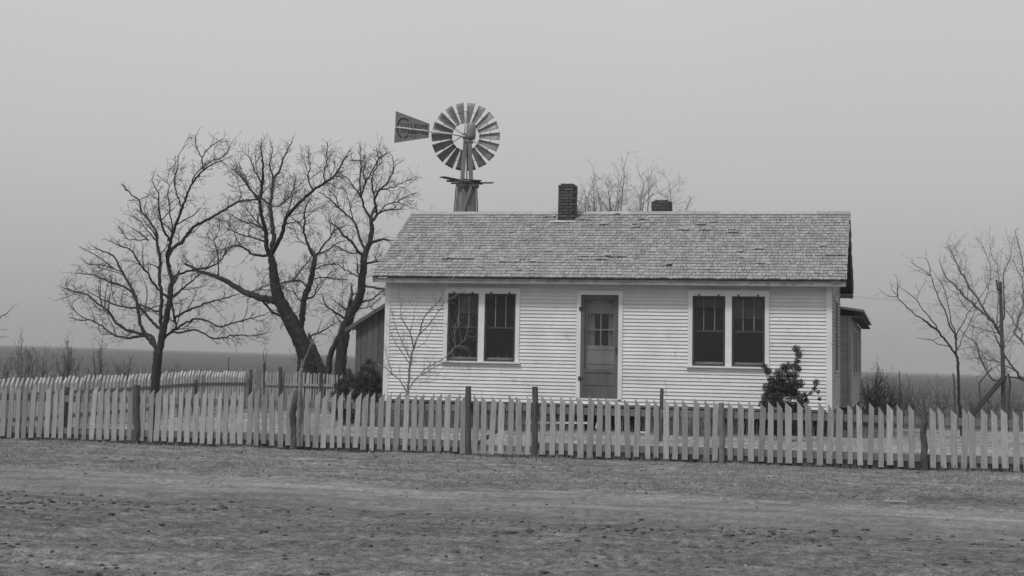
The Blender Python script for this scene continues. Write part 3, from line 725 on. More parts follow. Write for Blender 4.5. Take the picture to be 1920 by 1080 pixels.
# back fence of narrow laths
BY = 6.0; bx0 = SX+.35; bx1 = atY(668, 700, BY).x
bf = tag(empty('lath_fence', ((bx0+bx1)/2, BY, -.6)), 'back fence of closely set narrow laths behind the left yard', 'fence', 'picket fences round the yard')
lm = picket_mesh(.93, .042, .012, .03, 1, 3); lm.materials.append(M['lath'])
nl = 0; x = bx0; stepl = max(.066, (bx1-bx0)/98)
while x < bx1:
    o = bpy.data.objects.new('lath', lm); col.objects.link(o); o.parent = bf
    o.location = Vector((x, BY, gz(x, BY)+.03+rp_.gauss(0, .012)))-Vector(bf.location); o.rotation_euler = (0, rp_.gauss(0, .015), rp_.gauss(0, .05)); x += stepl; nl += 1
for f in (.25, .68):
    mb = MB(); mb.span((bx0, BY-.035, gz(bx0, BY)+f-.035), (bx1, BY-.003, gz(bx1, BY)+f+.035)); mb.v = [tuple(Vector(p)-Vector(bf.location)) for p in mb.v]; mb.build('rail', M['lath'], bf)
for px_, r_ in ((529, .05), (604, .03), (632, .022)):
    p = atY(px_, 682, BY); z = gz(p.x, BY); mb = MB(); mb.tube([Vector((p.x, BY-.10, z-.1)), Vector((p.x+.01, BY-.10, z+.5)), Vector((p.x, BY-.10, z+(1.07 if px_ == 529 else .95)))], [r_*1.1, r_, r_], 8)
    mb.v = [tuple(Vector(p)-Vector(bf.location)) for p in mb.v]; mb.build('post', M['post'], bf)

# ------------------------------------------------------------------ trees
def c3(u, v): return (100+u/4.8, 440+v/4.8)
def c2(u, v): return (100+u/4.8, 230+v/4.8)
def c4(u, v): return (400+u/4.8, 230+v/4.8)
def c5(u, v): return (400+u/4.8, 440+v/4.8)
def c6(u, v): return (1640+u/5.143, 430+v/5.143)
def c7(u, v): return (1600+u/5.4, 600+v/5.4)
def c8(u, v): return (700+u/4.5, 520+v/4.5)
class Tree:
    def __init__(s, base_px, wd, seed, m, twig=1.0, maxr=None, rmin=.0045, spread=.55, up=.35):
        s.r = random.Random(seed); s.w = wd; s.m = m; s.tr = MB(); s.tw = MB(); s.sk = []; s.twig = twig; s.rmin = rmin; s.spread = spread; s.up = up
        s.base = base_px; s.limbs = []; s.hull = None
    def limb(s, pts, r0, r1, free=True):
        """pts in photo pixels; r in photo pixels at the tree's distance"""
        r = s.r; px = [Vector((x, y)) for x, y in pts]
        # attach to the nearest skeleton point
        dz = 0.0
        if s.sk:
            best = min(s.sk, key=lambda q: (q[0]-px[0]).length); dz = best[1]
            if (best[0]-px[0]).length < 14: px[0] = best[0].copy()
        # Catmull-Rom
        P = [px[0]*2-px[1]]+px+[px[-1]*2-px[-2]]; out = []
        for i in range(1, len(P)-2):
            n = max(3, int((P[i+1]-P[i]).length/5))
            for j in range(n):
                t = j/n; a, b, c, d = P[i-1], P[i], P[i+1], P[i+2]
                out.append(.5*((2*b)+(c-a)*t+(2*a-5*b+4*c-d)*t*t+(3*b-a-3*c+d)*t**3))
        out.append(px[-1]); tot = sum((out[i+1]-out[i]).length for i in range(len(out)-1)); acc = 0
        rate = r.uniform(-1, 1)*s.spread if free else 0; crv = r.uniform(-.5, .5)*rate
        p3 = []; rs = []; scale = s.w/F_PX
        for i, q in enumerate(out):
            if i: acc += (out[i]-out[i-1]).length
            t = acc/tot; d_ = dz+rate*acc*scale*(1+crv*t)
            jit = .35*(1-t)+.65 if tot > 60 else .5
            q2 = q+Vector((r.gauss(0, jit), r.gauss(0, jit)))*(.0 if i == 0 else .8)
            wd = s.w+d_; p3.append(atW(q2.x, q2.y, wd)); rad_ = (r0*(1-t)**.8+r1*(1-(1-t)**.8))*scale
            jr = .1 if rad_ < .04 else .025; rs.append(max(rad_*1.1*r.uniform(1-jr, 1+jr), s.rmin*.9)); s.sk.append((q.copy(), d_))
        s.tr.tube(p3, rs, 20 if r0 > 5.4 else (10 if r0 > 3 else (6 if r0 > 1.5 else 4)), rough=.11 if r0 > 5.4 else 0); s.limbs.append((p3, rs, tot*scale))
    def grow(s, p, d, ln, r0, lvl):
        r = s.r; n = max(3, int(ln/.10)); n = min(n, 8); pts = [p]; rs = [r0]; st = ln/n; kids = []
        bend = Vector((r.gauss(0, 1), r.gauss(0, 1), r.gauss(0, .6)))*.10
        hj = r.choice((-14, -6, 0, 4, 10, 16, 26))
        for i in range(n):
            if not s.inside(p+d*st, hj): break
            d = (d+Vector((r.gauss(0, .16), r.gauss(0, .16), r.gauss(0, .13)))+bend+Vector((0, 0, s.up*.12))).normalized()
            p = p+d*st; pts.append(p); rs.append(max(s.rmin*.6, r0*(1-.75*(i+1)/n)))
            if lvl > 0 and i >= 0 and r.random() < .72: kids.append((p, d, (1-i/n*.6), rs[-1]))
        if len(pts) < 2: return
        s.tw.tube(pts, rs, 3, cap=False)
        for (q, dd, f, rr_) in kids:
            ax = dd.orthogonal().normalized(); ax.rotate(Matrix.Rotation(r.uniform(0, 6.28), 3, dd)); nd = dd.copy(); nd.rotate(Matrix.Rotation(rad(r.uniform(28, 58)), 3, ax))
            s.grow(q, nd, ln*r.uniform(.35, .62)*f, rr_*.75, lvl-1)
    def inside(s, p, j):
        if not s.hull: return True
        q = Vector(proj(p)); c = Vector((sum(h[0] for h in s.hull)/len(s.hull), sum(h[1] for h in s.hull)/len(s.hull))); d = c-q
        if d.length > 1: q = q+d.normalized()*j
        return inpoly(q, s.hull)
    def twigs(s, dens=6.0, ln=.55, lvl=2, start=.15, rmax=.012):
        r = s.r
        for (p3, rs, tot) in s.limbs:
            for i in range(1, len(p3)):
                t = i/len(p3)
                if t < start: continue
                seg = (p3[i]-p3[i-1]).length
                if r.random() < seg*dens*s.twig*(.5+.7*t):
                    d = (p3[i]-p3[i-1]).normalized(); ax = d.orthogonal().normalized(); ax.rotate(Matrix.Rotation(r.uniform(0, 6.28), 3, d)); nd = d.copy(); nd.rotate(Matrix.Rotation(rad(r.uniform(30, 70)), 3, ax))
                    s.grow(p3[i], nd, ln*r.uniform(.45, 1.15)*(1.15-.5*t), min(rs[i]*.6, rmax), lvl)
            d = (p3[-1]-p3[-2]).normalized(); s.grow(p3[-1], d, ln*r.uniform(.5, .9), rs[-1], lvl)
    def branches(s, dens=.9, ln=1.1, lvl=2, r0=.014, start=.2, inward=.0):
        r = s.r; add = []
        for (p3, rs, tot) in s.limbs:
            for i in range(1, len(p3)-1):
                t = i/len(p3)
                if t < start or rs[i] > .09: continue
                if r.random() < (p3[i]-p3[i-1]).length*dens:
                    d = (p3[i]-p3[i-1]).normalized(); ax = d.orthogonal().normalized(); ax.rotate(Matrix.Rotation(r.uniform(0, 6.28), 3, d)); nd = d.copy(); nd.rotate(Matrix.Rotation(rad(r.uniform(30, 60)), 3, ax))
                    L_ = ln*r.uniform(.6, 1.25)*(1.15-.55*t); n = 9; p = p3[i]; pts = [p]; rr_ = [min(rs[i]*.7, r0)]
                    hj = r.uniform(-15, 14)
                    for k in range(n):
                        if not s.inside(p+nd*(L_/n), hj): break
                        nd = (nd+Vector((r.gauss(0, .17), r.gauss(0, .17), r.gauss(0, .15)+s.up*.10))).normalized(); p = p+nd*(L_/n); pts.append(p); rr_.append(max(s.rmin, rr_[0]*(1-.7*(k+1)/n)))
                    if len(pts) < 3: continue
                    s.tw.tube(pts, rr_, 4, cap=False); add.append((pts, rr_, L_))
        s.limbs += add
    def done(s, name, label, cat='tree', group=None, wood='trunk', fine='twigs'):
        b = atW(s.base[0], s.base[1], s.w); z = gz(b.x, b.y); b.z = z
        o = tag(empty(name, b), label, cat, group)
        for mb, n, mm_ in ((s.tr, wood, s.m), (s.tw, fine, M['twigm'] if s.m is M['bark'] else s.m)):
            if mb.v:
                mb.v = [(v[0]-b.x, v[1]-b.y, v[2]-b.z) for v in mb.v]; mb.build(n, mm_, o, smooth=True)
        return o
# left tree
A = Tree((290, 800), 28.5, 1, M['bark'])
A.limb([(288, 812), (289, 770), (291, 725), (294, 690), c3(945, 1040)], 6.8, 7.2, False)
A.limb([c3(950, 1070), c3(970, 980), c3(980, 890), c3(1005, 800), c3(1030, 680), c3(1050, 580), c3(1055, 480), c3(1075, 420)], 6, 4, False)
A.limb([c3(930, 1050), c3(880, 970), c3(835, 905), c3(795, 830), c3(770, 740), c3(755, 640), c3(740, 560), c3(700, 480), c3(640, 370), c3(590, 280), c3(540, 190), c3(450, 150), c3(365, 110)], 3.6, .7)
A.limb([c3(910, 1010), c3(900, 930), c3(850, 900), c3(740, 880), c3(610, 830), c3(545, 770), c3(500, 690), c3(420, 630), c3(350, 580), c3(300, 535), c3(200, 510), c3(80, 475)], 3.2, .7)
A.limb([c3(840, 905), c3(700, 928), c3(600, 920), c3(520, 890), c3(460, 840), c3(400, 800), c3(320, 770), c3(240, 770), c3(150, 745)], 2.2, .7)
A.limb([c3(320, 770), c3(240, 725), c3(170, 660), c3(140, 610)], 1.2, .5)
A.limb([c3(1070, 420), c3(1050, 330), c3(1035, 220), c3(1060, 140), c3(1110, 100), c3(1170, 50), c2(1240, 960), c2(1330, 900), c2(1430, 850), c2(1530, 790), c2(1620, 735), c2(1720, 700), c2(1850, 690)], 3.6, 1.2)
A.limb([c3(975, 880), c3(965, 780), c3(970, 640), c3(978, 540), c3(955, 420), c3(960, 300), c3(955, 180), c3(930, 60), c2(925, 990), c2(860, 880), c2(790, 790), c2(772, 700), c2(690, 640), c2(610, 550)], 3.6, .6)
A.limb([c3(1045, 330), c3(1025, 200), c3(1050, 80), c2(1060, 1050), c2(1085, 970), c2(1120, 880), c2(1160, 760), c2(1200, 660), c2(1240, 570), c2(1300, 480), c2(1350, 430), c2(1420, 380), c2(1520, 340)], 3.2, .7)
A.limb([c2(1345, 430), c2(1335, 320), c2(1290, 220), c2(1280, 150), c2(1295, 95)], 1.2, .5)
A.limb([c2(1335, 320), c2(1380, 250), c2(1450, 190), c2(1540, 140)], 1.0, .4)
A.limb([c2(1345, 410), c2(1430, 345), c2(1520, 310), c2(1570, 240), c2(1615, 165)], 1.2, .4)
A.limb([c2(1160, 760), c2(1100, 620), c2(1090, 500), c2(1120, 420), c2(1125, 310), c2(1160, 240)], 1.5, .4)
A.limb([c2(1200, 560), c2(1270, 480), c2(1340, 400)], 1.2, .7)
A.limb([c3(1040, 580), c3(960, 510), c3(885, 420), c3(860, 360), c3(800, 290), c3(740, 200), c3(690, 130), c3(600, 100), c3(500, 50)], 2.4, .6)
A.limb([c3(1040, 60), c2(1040, 1040), c2(1000, 980), c2(970, 880), c2(950, 760), c2(950, 650), c2(890, 530), c2(900, 480)], 1.9, .5)
A.limb([c2(970, 890), c2(1040, 810), c2(1100, 760)], 1.2, .5)
A.limb([c2(1060, 1000), c2(1050, 800), c2(1030, 650), c2(1040, 560), c2(970, 500)], 1.4, .5)
A.limb([c3(1065, 570), c3(1170, 480), c3(1240, 420), c3(1320, 350), c3(1400, 300)], 1.9, .8)
A.limb([c3(1085, 400), c3(1150, 350), c3(1250, 322), c3(1400, 290), c3(1500, 240), c3(1580, 130), c3(1700, 80)], 2, .7)
A.limb([c3(985, 960), c3(1060, 880), c3(1105, 830), c3(1090, 750), c3(1070, 640), c3(1058, 560)], 2.6, 1.4)
A.limb([c3(1100, 850), c3(1200, 790), c3(1300, 755), c3(1400, 780), c3(1500, 830), c3(1600, 800), c3(1750, 760), c3(1900, 720)], 2.0, .7)
A.limb([c3(1050, 885), c3(1150, 880), c3(1280, 855), c3(1350, 890), c3(1430, 930), c3(1520, 930), c3(1640, 905), c3(1780, 910), c3(1900, 890)], 1.8, .7)
A.limb([c3(1100, 740), c3(1200, 690), c3(1300, 650), c3(1420, 600), c3(1550, 570), c3(1650, 540)], 2.2, .8)
A.limb([c3(950, 870), c3(870, 760), c3(800, 680), c3(750, 590), c3(680, 490), c3(560, 440), c3(440, 400), c3(370, 360), c3(280, 355), c3(205, 345)], 2.8, .6)
A.limb([c3(570, 370), c3(500, 290), c3(400, 270), c3(330, 265), c3(250, 215)], 1.4, .5)
A.limb([c3(540, 300), c3(430, 220), c3(340, 160), c3(230, 110)], 1.3, .5)
A.limb([c3(760, 660), c3(640, 650), c3(520, 620), c3(400, 560), c3(300, 500)], 1.8, .5)
A.limb([c3(975, 690), c3(880, 670), c3(800, 640), c3(700, 660), c3(600, 640)], 1.6, .5)
A.limb([c2(860, 1060), c2(760, 980), c2(680, 930)], 1.2, .4)
A.limb([c2(900, 1060), c2(820, 940), c2(760, 870), c2(685, 835)], 1.2, .4)
A.limb([c2(850, 1060), c2(680, 1050), c2(630, 990), c2(585, 930)], 1.2, .4)
A.hull = [(112, 540), (150, 468), (225, 430), (232, 345), (280, 325), (335, 285), (365, 245), (440, 255), (452, 330), (490, 360), (500, 440), (520, 560), (510, 645), (400, 655), (300, 645), (180, 642), (118, 612)]
A.branches(2.6, .62); A.twigs(13.0, .30, 2, rmax=.007)
A.done('bare_tree', 'bare spreading tree standing alone on one dark trunk inside the left fence', group='bare winter trees')
# big forked tree behind the back fence
B = Tree((583, 750), 44.0, 2, M['bark'], rmin=.0065)
B.limb([(588, 762), (586, 715), (578, 680), (569, 650), c5(738, 860), c5(670, 730)], 15.5, 11.2, False)
B.limb([(604, 730), (602, 700), (592, 670), (582, 645)], 11, 6, False)
B.limb([(562, 740), (566, 700), (567, 670)], 8, 7, False)
B.limb([c5(725, 850), c5(670, 730), c5(605, 600), c5(565, 500), c5(545, 400), c5(540, 300), c5(520, 210)], 11.4, 5.6, False)
B.limb([c5(600, 600), c5(480, 582), c5(370, 550), c5(280, 520), c5(210, 470), c5(140, 430), c5(50, 390), c3(1400, 355), c3(1320, 330), c3(1240, 290), c3(1180, 260)], 6.2, 1.6)
B.limb([c5(515, 210), c5(485, 120), c5(475, 0), c4(462, 960), c4(430, 800), c4(420, 700), c4(440, 560), c4(450, 400), c4(430, 250), c4(430, 200)], 4.2, .8)
B.limb([c5(520, 200), c5(528, 100), c4(545, 1040), c4(535, 950), c4(515, 760), c4(525, 650), c4(540, 520), c4(600, 420), c4(640, 300), c4(700, 190)], 4.5, .8)
B.limb([c5(535, 170), c5(575, 80), c5(615, 0), c4(635, 940), c4(660, 850), c4(740, 760), c4(830, 670), c4(900, 605), c4(1000, 540), c4(1090, 480), c4(1150, 380), c4(1200, 290)], 4, .9)
B.limb([c4(1000, 530), c4(1000, 430), c4(1020, 350), c4(1025, 170)], 1.4, .5)
B.limb([c4(880, 605), c4(850, 500), c4(870, 400), c4(860, 270)], 1.4, .5)
B.limb([c4(1085, 490), c4(1150, 485), c4(1210, 480)], 1.2, .5)
B.limb([c4(515, 745), c4(450, 690), c4(350, 620), c4(300, 520), c4(240, 400)], 2.2, .6)
B.limb([c4(430, 700), c4(330, 600), c4(260, 500), c4(150, 400)], 1.8, .5)
B.limb([c4(440, 560), c4(370, 420), c4(330, 320), c4(280, 280)], 1.4, .5)
B.limb([c4(540, 520), c4(510, 380), c4(530, 260), c4(520, 180)], 1.5, .5)
B.limb([c4(525, 750), c4(620, 735), c4(700, 640), c4(730, 560)], 1.4, .5)
B.limb([c4(640, 920), c4(750, 890), c4(830, 860), c4(900, 790), c4(980, 750)], 1.4, .5)
B.limb([c4(650, 860), c4(690, 740), c4(720, 620)], 1.4, .5)
B.limb([c5(505, 30), c4(470, 980), c4(370, 910), c4(280, 890), c4(130, 820)], 1.8, .6)
B.limb([c5(490, 80), c5(380, 30), c5(250, 0), c4(120, 950)], 1.8, .6)
B.limb([c4(470, 980), c4(380, 880), c4(300, 780), c4(270, 720)], 1.6, .5)
B.limb([c5(500, 195), c5(420, 190), c5(350, 175), c5(290, 130), c5(200, 100), c5(100, 130), c5(0, 150)], 2.4, .6)
B.limb([c5(60, 390), c5(45, 300), c5(45, 200), c5(10, 60), c2(1470, 1030), c2(1500, 920)], 1.4, .6)
B.limb([c5(300, 520), c5(420, 480), c5(520, 450), c5(640, 430), c5(760, 420)], 1.5, .6)
B.limb([c5(430, 590), c5(480, 640), c5(560, 710), c5(650, 750)], 2.0, 1.8)
B.limb([c5(820, 880), c5(795, 780), c5(805, 680), c5(820, 570), c5(850, 490), c5(880, 400), c5(900, 300), c5(915, 200)], 5.5, 3.6, False)
B.limb([c5(915, 210), c5(880, 160), c5(850, 80), c5(825, 0), c4(815, 960), c4(830, 770), c4(880, 680)], 2.6, .6)
B.limb([c5(930, 190), c5(1020, 60), c5(1060, 10), c4(1100, 960), c4(1200, 920)], 2, .6)
B.limb([c5(940, 190), c5(1040, 130), c5(1110, 80), c5(1190, 50)], 1.7, .6)
B.limb([c5(900, 330), c5(960, 290), c5(1020, 268), c5(1110, 265)], 1.5, .6)
B.limb([c5(850, 480), c5(800, 420), c5(740, 410), c5(620, 430)], 1.8, .6)
B.limb([c5(870, 390), c5(1000, 390), c5(1120, 400), c5(1230, 405)], 1.4, .5)
B.limb([c5(720, 400), c5(800, 300), c5(880, 210)], 1.4, .8)
B.limb([c5(830, 570), c5(900, 560), c5(930, 480), c5(1000, 400)], 1.8, .5)
B.limb([c5(850, 915), c5(960, 880), c5(1060, 820), c5(1110, 790)], 1.8, .5)
B.limb([c5(790, 620), c5(740, 540), c5(700, 460)], 1.4, .5)
B.hull = [(340, 430), (425, 310), (450, 268), (540, 256), (560, 282), (618, 262), (655, 290), (652, 345), (645, 430), (652, 560), (612, 640), (640, 690), (520, 690), (500, 605), (345, 560)]
B.branches(1.4, .95, r0=.016); B.twigs(16.0, .52, 2, rmax=.009)
B.done('bare_tree', 'big gnarled bare tree with a thick leftward limb behind the back fence', group='bare winter trees')
C_ = Tree((628, 750), 43.0, 3, M['bark'], rmin=.0065)
C_.limb([(640, 762), (638, 715), c5(1150, 1080), c5(1175, 950), c5(1200, 820), c5(1250, 690), c5(1315, 560), c5(1335, 420), c5(1348, 300), c5(1350, 210)], 10, 5.6, False)
C_.limb([(600, 762), (612, 715), c5(1055, 1080), c5(1110, 960), c5(1155, 870), c5(1195, 760), c5(1225, 660), c5(1238, 580)], 5.5, 3.4, False)
C_.limb([c5(1350, 210), c5(1395, 110), c5(1415, 20), c4(1425, 950), c4(1420, 860)], 5.2, 3.2, False)
C_.limb([c4(1415, 870), c4(1370, 780), c4(1330, 670), c4(1280, 600), c4(1240, 540), c4(1180, 480)], 2.4, .6)
C_.limb([c4(1340, 680), c4(1370, 550), c4(1430, 430), c4(1490, 330), c4(1580, 270)], 1.8, .5)
C_.limb([c4(1330, 665), c4(1320, 500), c4(1330, 370), c4(1310, 260)], 1.7, .5)
C_.limb([c4(1370, 550), c4(1350, 440), c4(1360, 350), c4(1240, 340)], 1.3, .8)
C_.limb([c4(1425, 900), c4(1470, 830), c4(1455, 700), c4(1490, 610), c4(1560, 550), c4(1620, 430), c4(1610, 300)], 2.4, .5)
C_.limb([c4(1455, 690), c4(1440, 600), c4(1430, 500), c4(1480, 350), c4(1470, 230)], 1.6, .5)
C_.limb([c4(1470, 830), c4(1540, 790), c4(1670, 780)], 1.7, .9)
C_.limb([c4(1475, 825), c4(1560, 740), c4(1650, 710), c4(1740, 670), c4(1820, 635)], 1.5, .6)
C_.limb([c4(1650, 710), c4(1740, 750), c4(1850, 790)], .8, .4)
C_.limb([c4(1495, 605), c4(1640, 575), c4(1740, 520), c4(1830, 480)], 1.3, .4)
C_.limb([c5(1345, 215), c5(1280, 120), c5(1240, 60), c5(1160, 0), c4(1120, 940), c4(1050, 900)], 2.8, .8)
C_.limb([c5(1370, 150), c5(1330, 60), c4(1330, 1070), c4(1290, 950), c4(1240, 860), c4(1130, 770), c4(1050, 690), c4(960, 630)], 2.6, .7)
C_.limb([c4(1130, 765), c4(1100, 660), c4(1040, 610)], 1.2, .5)
C_.limb([c4(1250, 870), c4(1230, 750), c4(1200, 640)], 1.2, .5)
C_.limb([c5(1300, 180), c5(1230, 165), c5(1110, 100)], 1.5, .7)
C_.limb([c5(1300, 400), c5(1190, 320), c5(1120, 270), c5(1010, 268)], 1.5, .6)
C_.limb([c5(1300, 420), c5(1295, 330), c5(1300, 250)], 1.5, .8)
C_.limb([c5(1410, 80), c5(1500, 45), c5(1580, 45)], 2.6, 1.4)
C_.limb([c5(1355, 275), c5(1420, 250), c5(1490, 240)], 2, 1)
C_.limb([c5(1350, 450), c5(1440, 480), c5(1550, 490), c5(1640, 500)], 2, .8)
C_.limb([c5(1320, 620), c5(1420, 590), c5(1500, 520), c5(1560, 480)], 1.8, .8)
C_.limb([c5(1290, 690), c5(1400, 650), c5(1500, 580)], 1.4, .6)
C_.limb([c5(1170, 760), c5(1080, 690), c5(1020, 650), c5(980, 560)], 2, .6)
C_.limb([c5(1190, 680), c5(1120, 620)], 1.6, 1)
C_.hull = [(600, 330), (655, 280), (738, 268), (790, 330), (785, 400), (735, 440), (745, 640), (640, 700), (560, 690), (590, 560), (600, 440)]
C_.branches(1.1, .85, r0=.018); C_.twigs(15.0, .48, 2, rmax=.009)
C_.done('bare_tree', 'bare tree with twin leaning stems rising just left of the lean-to roof', group='bare winter trees')
# small tree right
D = Tree((1803, 812), 33.0, 4, M['bark'], rmin=.003)
D.limb([(1803, 818), c7(1085, 990), c7(1072, 800), c7(1065, 600), c7(1055, 420), c7(1040, 355)], 2.7, 2.2, False)
D.limb([c7(1040, 360), c7(980, 270), c7(930, 200), c7(860, 110), c7(780, 55), c7(710, 0), c6(615, 985), c6(500, 900), c6(380, 810), c6(290, 730), c6(225, 655), c6(222, 520)], 1.9, .5)
D.limb([c6(225, 660), c6(130, 640), c6(75, 605)], .8, .4)
D.limb([c6(225, 655), c6(170, 580), c6(150, 520)], .7, .4)
D.limb([c6(615, 985), c6(560, 890), c6(470, 780), c6(405, 685), c6(340, 630), c6(265, 575)], 1.2, .5)
D.limb([c6(405, 685), c6(430, 600), c6(490, 500)], .6, .3)
D.limb([c7(1043, 350), c7(1030, 170), c7(960, 30), c6(715, 900), c6(650, 730), c6(590, 600), c6(545, 450), c6(530, 370), c6(500, 280)], 1.6, .5)
D.limb([c6(540, 440), c6(430, 370), c6(345, 315)], .9, .4); D.limb([c6(540, 450), c6(435, 410)], .7, .4)
D.limb([c7(1045, 250), c7(1040, 150), c6(735, 890), c6(720, 780), c6(690, 650), c6(670, 570), c6(610, 470)], 1.4, .5)
D.limb([c7(1045, 160), c6(840, 920), c6(900, 800), c6(960, 740), c6(1100, 520)], 1.1, .4)
D.limb([c7(1060, 330), c7(1080, 250), c7(1110, 170), c6(950, 830)], 1.0, .5)
D.limb([c7(960, 275), c7(850, 240), c7(790, 205), c7(640, 180)], .9, .4); D.limb([c7(790, 205), c7(870, 180), c7(930, 150)], .6, .3)
D.limb([c7(1075, 300), c7(1180, 275)], .6, .3)
D.hull = [(1645, 545), (1685, 480), (1730, 445), (1800, 478), (1852, 520), (1850, 650), (1690, 640)]
D.twigs(4.0, .32, 2, rmax=.004)
D.done('bare_tree', 'slender young bare tree inside the right fence, left of the tall pole', group='bare winter trees')
Et = Tree((1890, 790), 40.0, 5, M['bark3'], rmin=.0032)
Et.limb([(1890, 798), c7(1560, 860), c7(1545, 640), c7(1520, 480), c6(1230, 1060), c6(1200, 1000)], 3.2, 2.6, False)
Et.limb([c6(1200, 1000), c6(1130, 880), c6(1000, 770), c6(940, 700), c6(870, 650), c6(780, 550), c6(690, 460), c6(640, 350)], 2.4, .6)
Et.limb([c6(1140, 880), c6(1040, 750), c6(980, 640), c6(920, 570), c6(880, 490), c6(810, 370), c6(740, 210)], 2, .6)
Et.limb([c6(900, 650), c6(900, 560), c6(870, 440), c6(880, 340)], 1, .4)
Et.limb([c6(1000, 775), c6(920, 790), c6(860, 740), c6(820, 680)], .9, .4)
Et.limb([c6(1200, 990), c6(1100, 980), c6(1000, 950), c6(930, 930)], 1.2, .4)
Et.limb([c6(1190, 980), c6(1250, 800), c6(1240, 450), c6(1300, 300), c6(1320, 200)], 1.6, .4)
Et.limb([c6(1040, 740), c6(1090, 600), c6(1120, 400), c6(1080, 250), c6(1030, 130)], 1.2, .4)
Et.limb([c6(1180, 960), c6(1190, 700), c6(1190, 400), c6(1130, 250)], 1.4, .4)
Et.limb([c7(1540, 620), c7(1410, 600), c7(1350, 510), c7(1290, 400), c7(1240, 240), c7(1130, 150)], 1.8, .6)
Et.limb([c7(1480, 440), c7(1380, 410), c7(1300, 360)], 1.1, .4)
Et.hull = [(1735, 500), (1760, 455), (1820, 432), (1880, 425), (2000, 430), (2000, 720), (1750, 720)]
Et.branches(1.6, .8, r0=.009); Et.twigs(12.0, .5, 2, rmax=.006)
Et.done('bare_tree', 'pale bare tree with a fan of fine twigs behind the tall pole', group='bare winter trees')
Ft = Tree((1962, 800), 39.0, 6, M['bark3'], rmin=.0032)
Ft.limb([(1962, 808), (1958, 760), (1945, 725), c7(1720, 600)], 3.6, 3, False)
Ft.limb([c7(1725, 610), c7(1620, 490), c7(1530, 350), c7(1440, 160), c7(1400, 60)], 2.2, .7)
Ft.limb([c7(1640, 510), c7(1530, 455), c7(1420, 400)], 1.4, .5)
Ft.limb([c7(1720, 600), c7(1780, 350), c7(1700, 200), c6(1420, 1000), c6(1350, 900), c6(1250, 750)], 1.8, .6)
Ft.limb([c7(1700, 240), c7(1620, 120), c6(1370, 950), c6(1390, 830), c6(1430, 720), c6(1420, 480), c6(1370, 400)], 1.8, .5)
Ft.limb([c7(1560, 230), c7(1620, 150), c7(1660, 30), c6(1430, 750)], 1.2, .5)
Ft.limb([(1950, 730), (1960, 640), (1930, 560), (1915, 480), (1905, 440)], 2, .6)
Ft.limb([(1955, 650), (1990, 560), (1980, 470)], 1.8, .6)
Ft.hull = [(1780, 480), (1850, 440), (1920, 430), (2050, 440), (2050, 730), (1790, 730)]
Ft.branches(1.6, .8, r0=.009); Ft.twigs(12.0, .5, 2, rmax=.006)
Ft.done('bare_tree', 'bare tree at the right frame edge, its leaning limbs crossing behind the pole', group='bare winter trees')
# sapling in front of the left window
S = Tree((765, 806), (-2.4-CAM.y)/math.cos(YAW), 8, M['bark2'], rmin=.0028, spread=.4)
S.limb([(764, 812), (765, 770), c8(290, 975), c8(298, 850), c8(315, 690), c8(340, 600)], 2.6, 1.9, False)
S.limb([c8(340, 600), c8(370, 520), c8(400, 420), c8(430, 340), c8(500, 250), c8(560, 180), c8(620, 80), c8(680, 0)], 1.6, .5)
S.limb([c8(290, 965), c8(230, 880), c8(160, 820), c8(90, 760)], 1.4, .5); S.limb([c8(160, 820), c8(130, 720), c8(100, 620)], .9, .4)
S.limb([c8(296, 940), c8(370, 850), c8(430, 780), c8(520, 725), c8(590, 690), c8(650, 630), c8(700, 580), c8(770, 530), c8(800, 410)], 1.4, .6)
S.limb([c8(335, 600), c8(310, 460), c8(240, 350), c8(230, 280), c8(245, 220)], 1.3, .4)
S.limb([c8(312, 680), c8(240, 540), c8(190, 420), c8(165, 350)], 1.0, .4)
S.limb([c8(385, 500), c8(430, 440), c8(520, 330), c8(600, 220), c8(640, 185), c8(740, 130)], 1.1, .5)
S.limb([c8(310, 740), c8(220, 600), c8(150, 480)], .9, .4); S.limb([c8(345, 590), c8(420, 560), c8(480, 470)], .8, .4)
S.limb([c8(400, 830), c8(470, 790), c8(590, 720), c8(700, 690)], .8, .4); S.limb([c8(620, 680), c8(680, 600), c8(690, 420), c8(720, 340)], .8, .4)
S.limb([c8(310, 460), c8(330, 380), c8(360, 250)], .8, .4); S.limb([c8(360, 880), c8(450, 880), c8(580, 860)], .6, .3)
S.twigs(15.0, .34, 2, rmax=.005)
S.done('bare_sapling', 'low bare sapling in front of the left window, its twigs across the glass', 'sapling')
# thin light sapling in the fence line
T2 = Tree((562, 830), (FY+.15-CAM.y)/math.cos(YAW), 9, M['bark2'], rmin=.003, spread=.2)
T2.limb([(560, 838), (560, 790), (562, 740), (565, 705), (566, 690)], 4, 2.6, False); T2.limb([(566, 692), (572, 672), (584, 645), (592, 628), (600, 610)], 1.5, .6)
T2.limb([(584, 645), (600, 648), (615, 640)], .5, .3)
T2.twigs(.5, .2, 1); T2.done('bare_sapling', 'thin crooked sapling growing up through the left fence line', 'sapling')
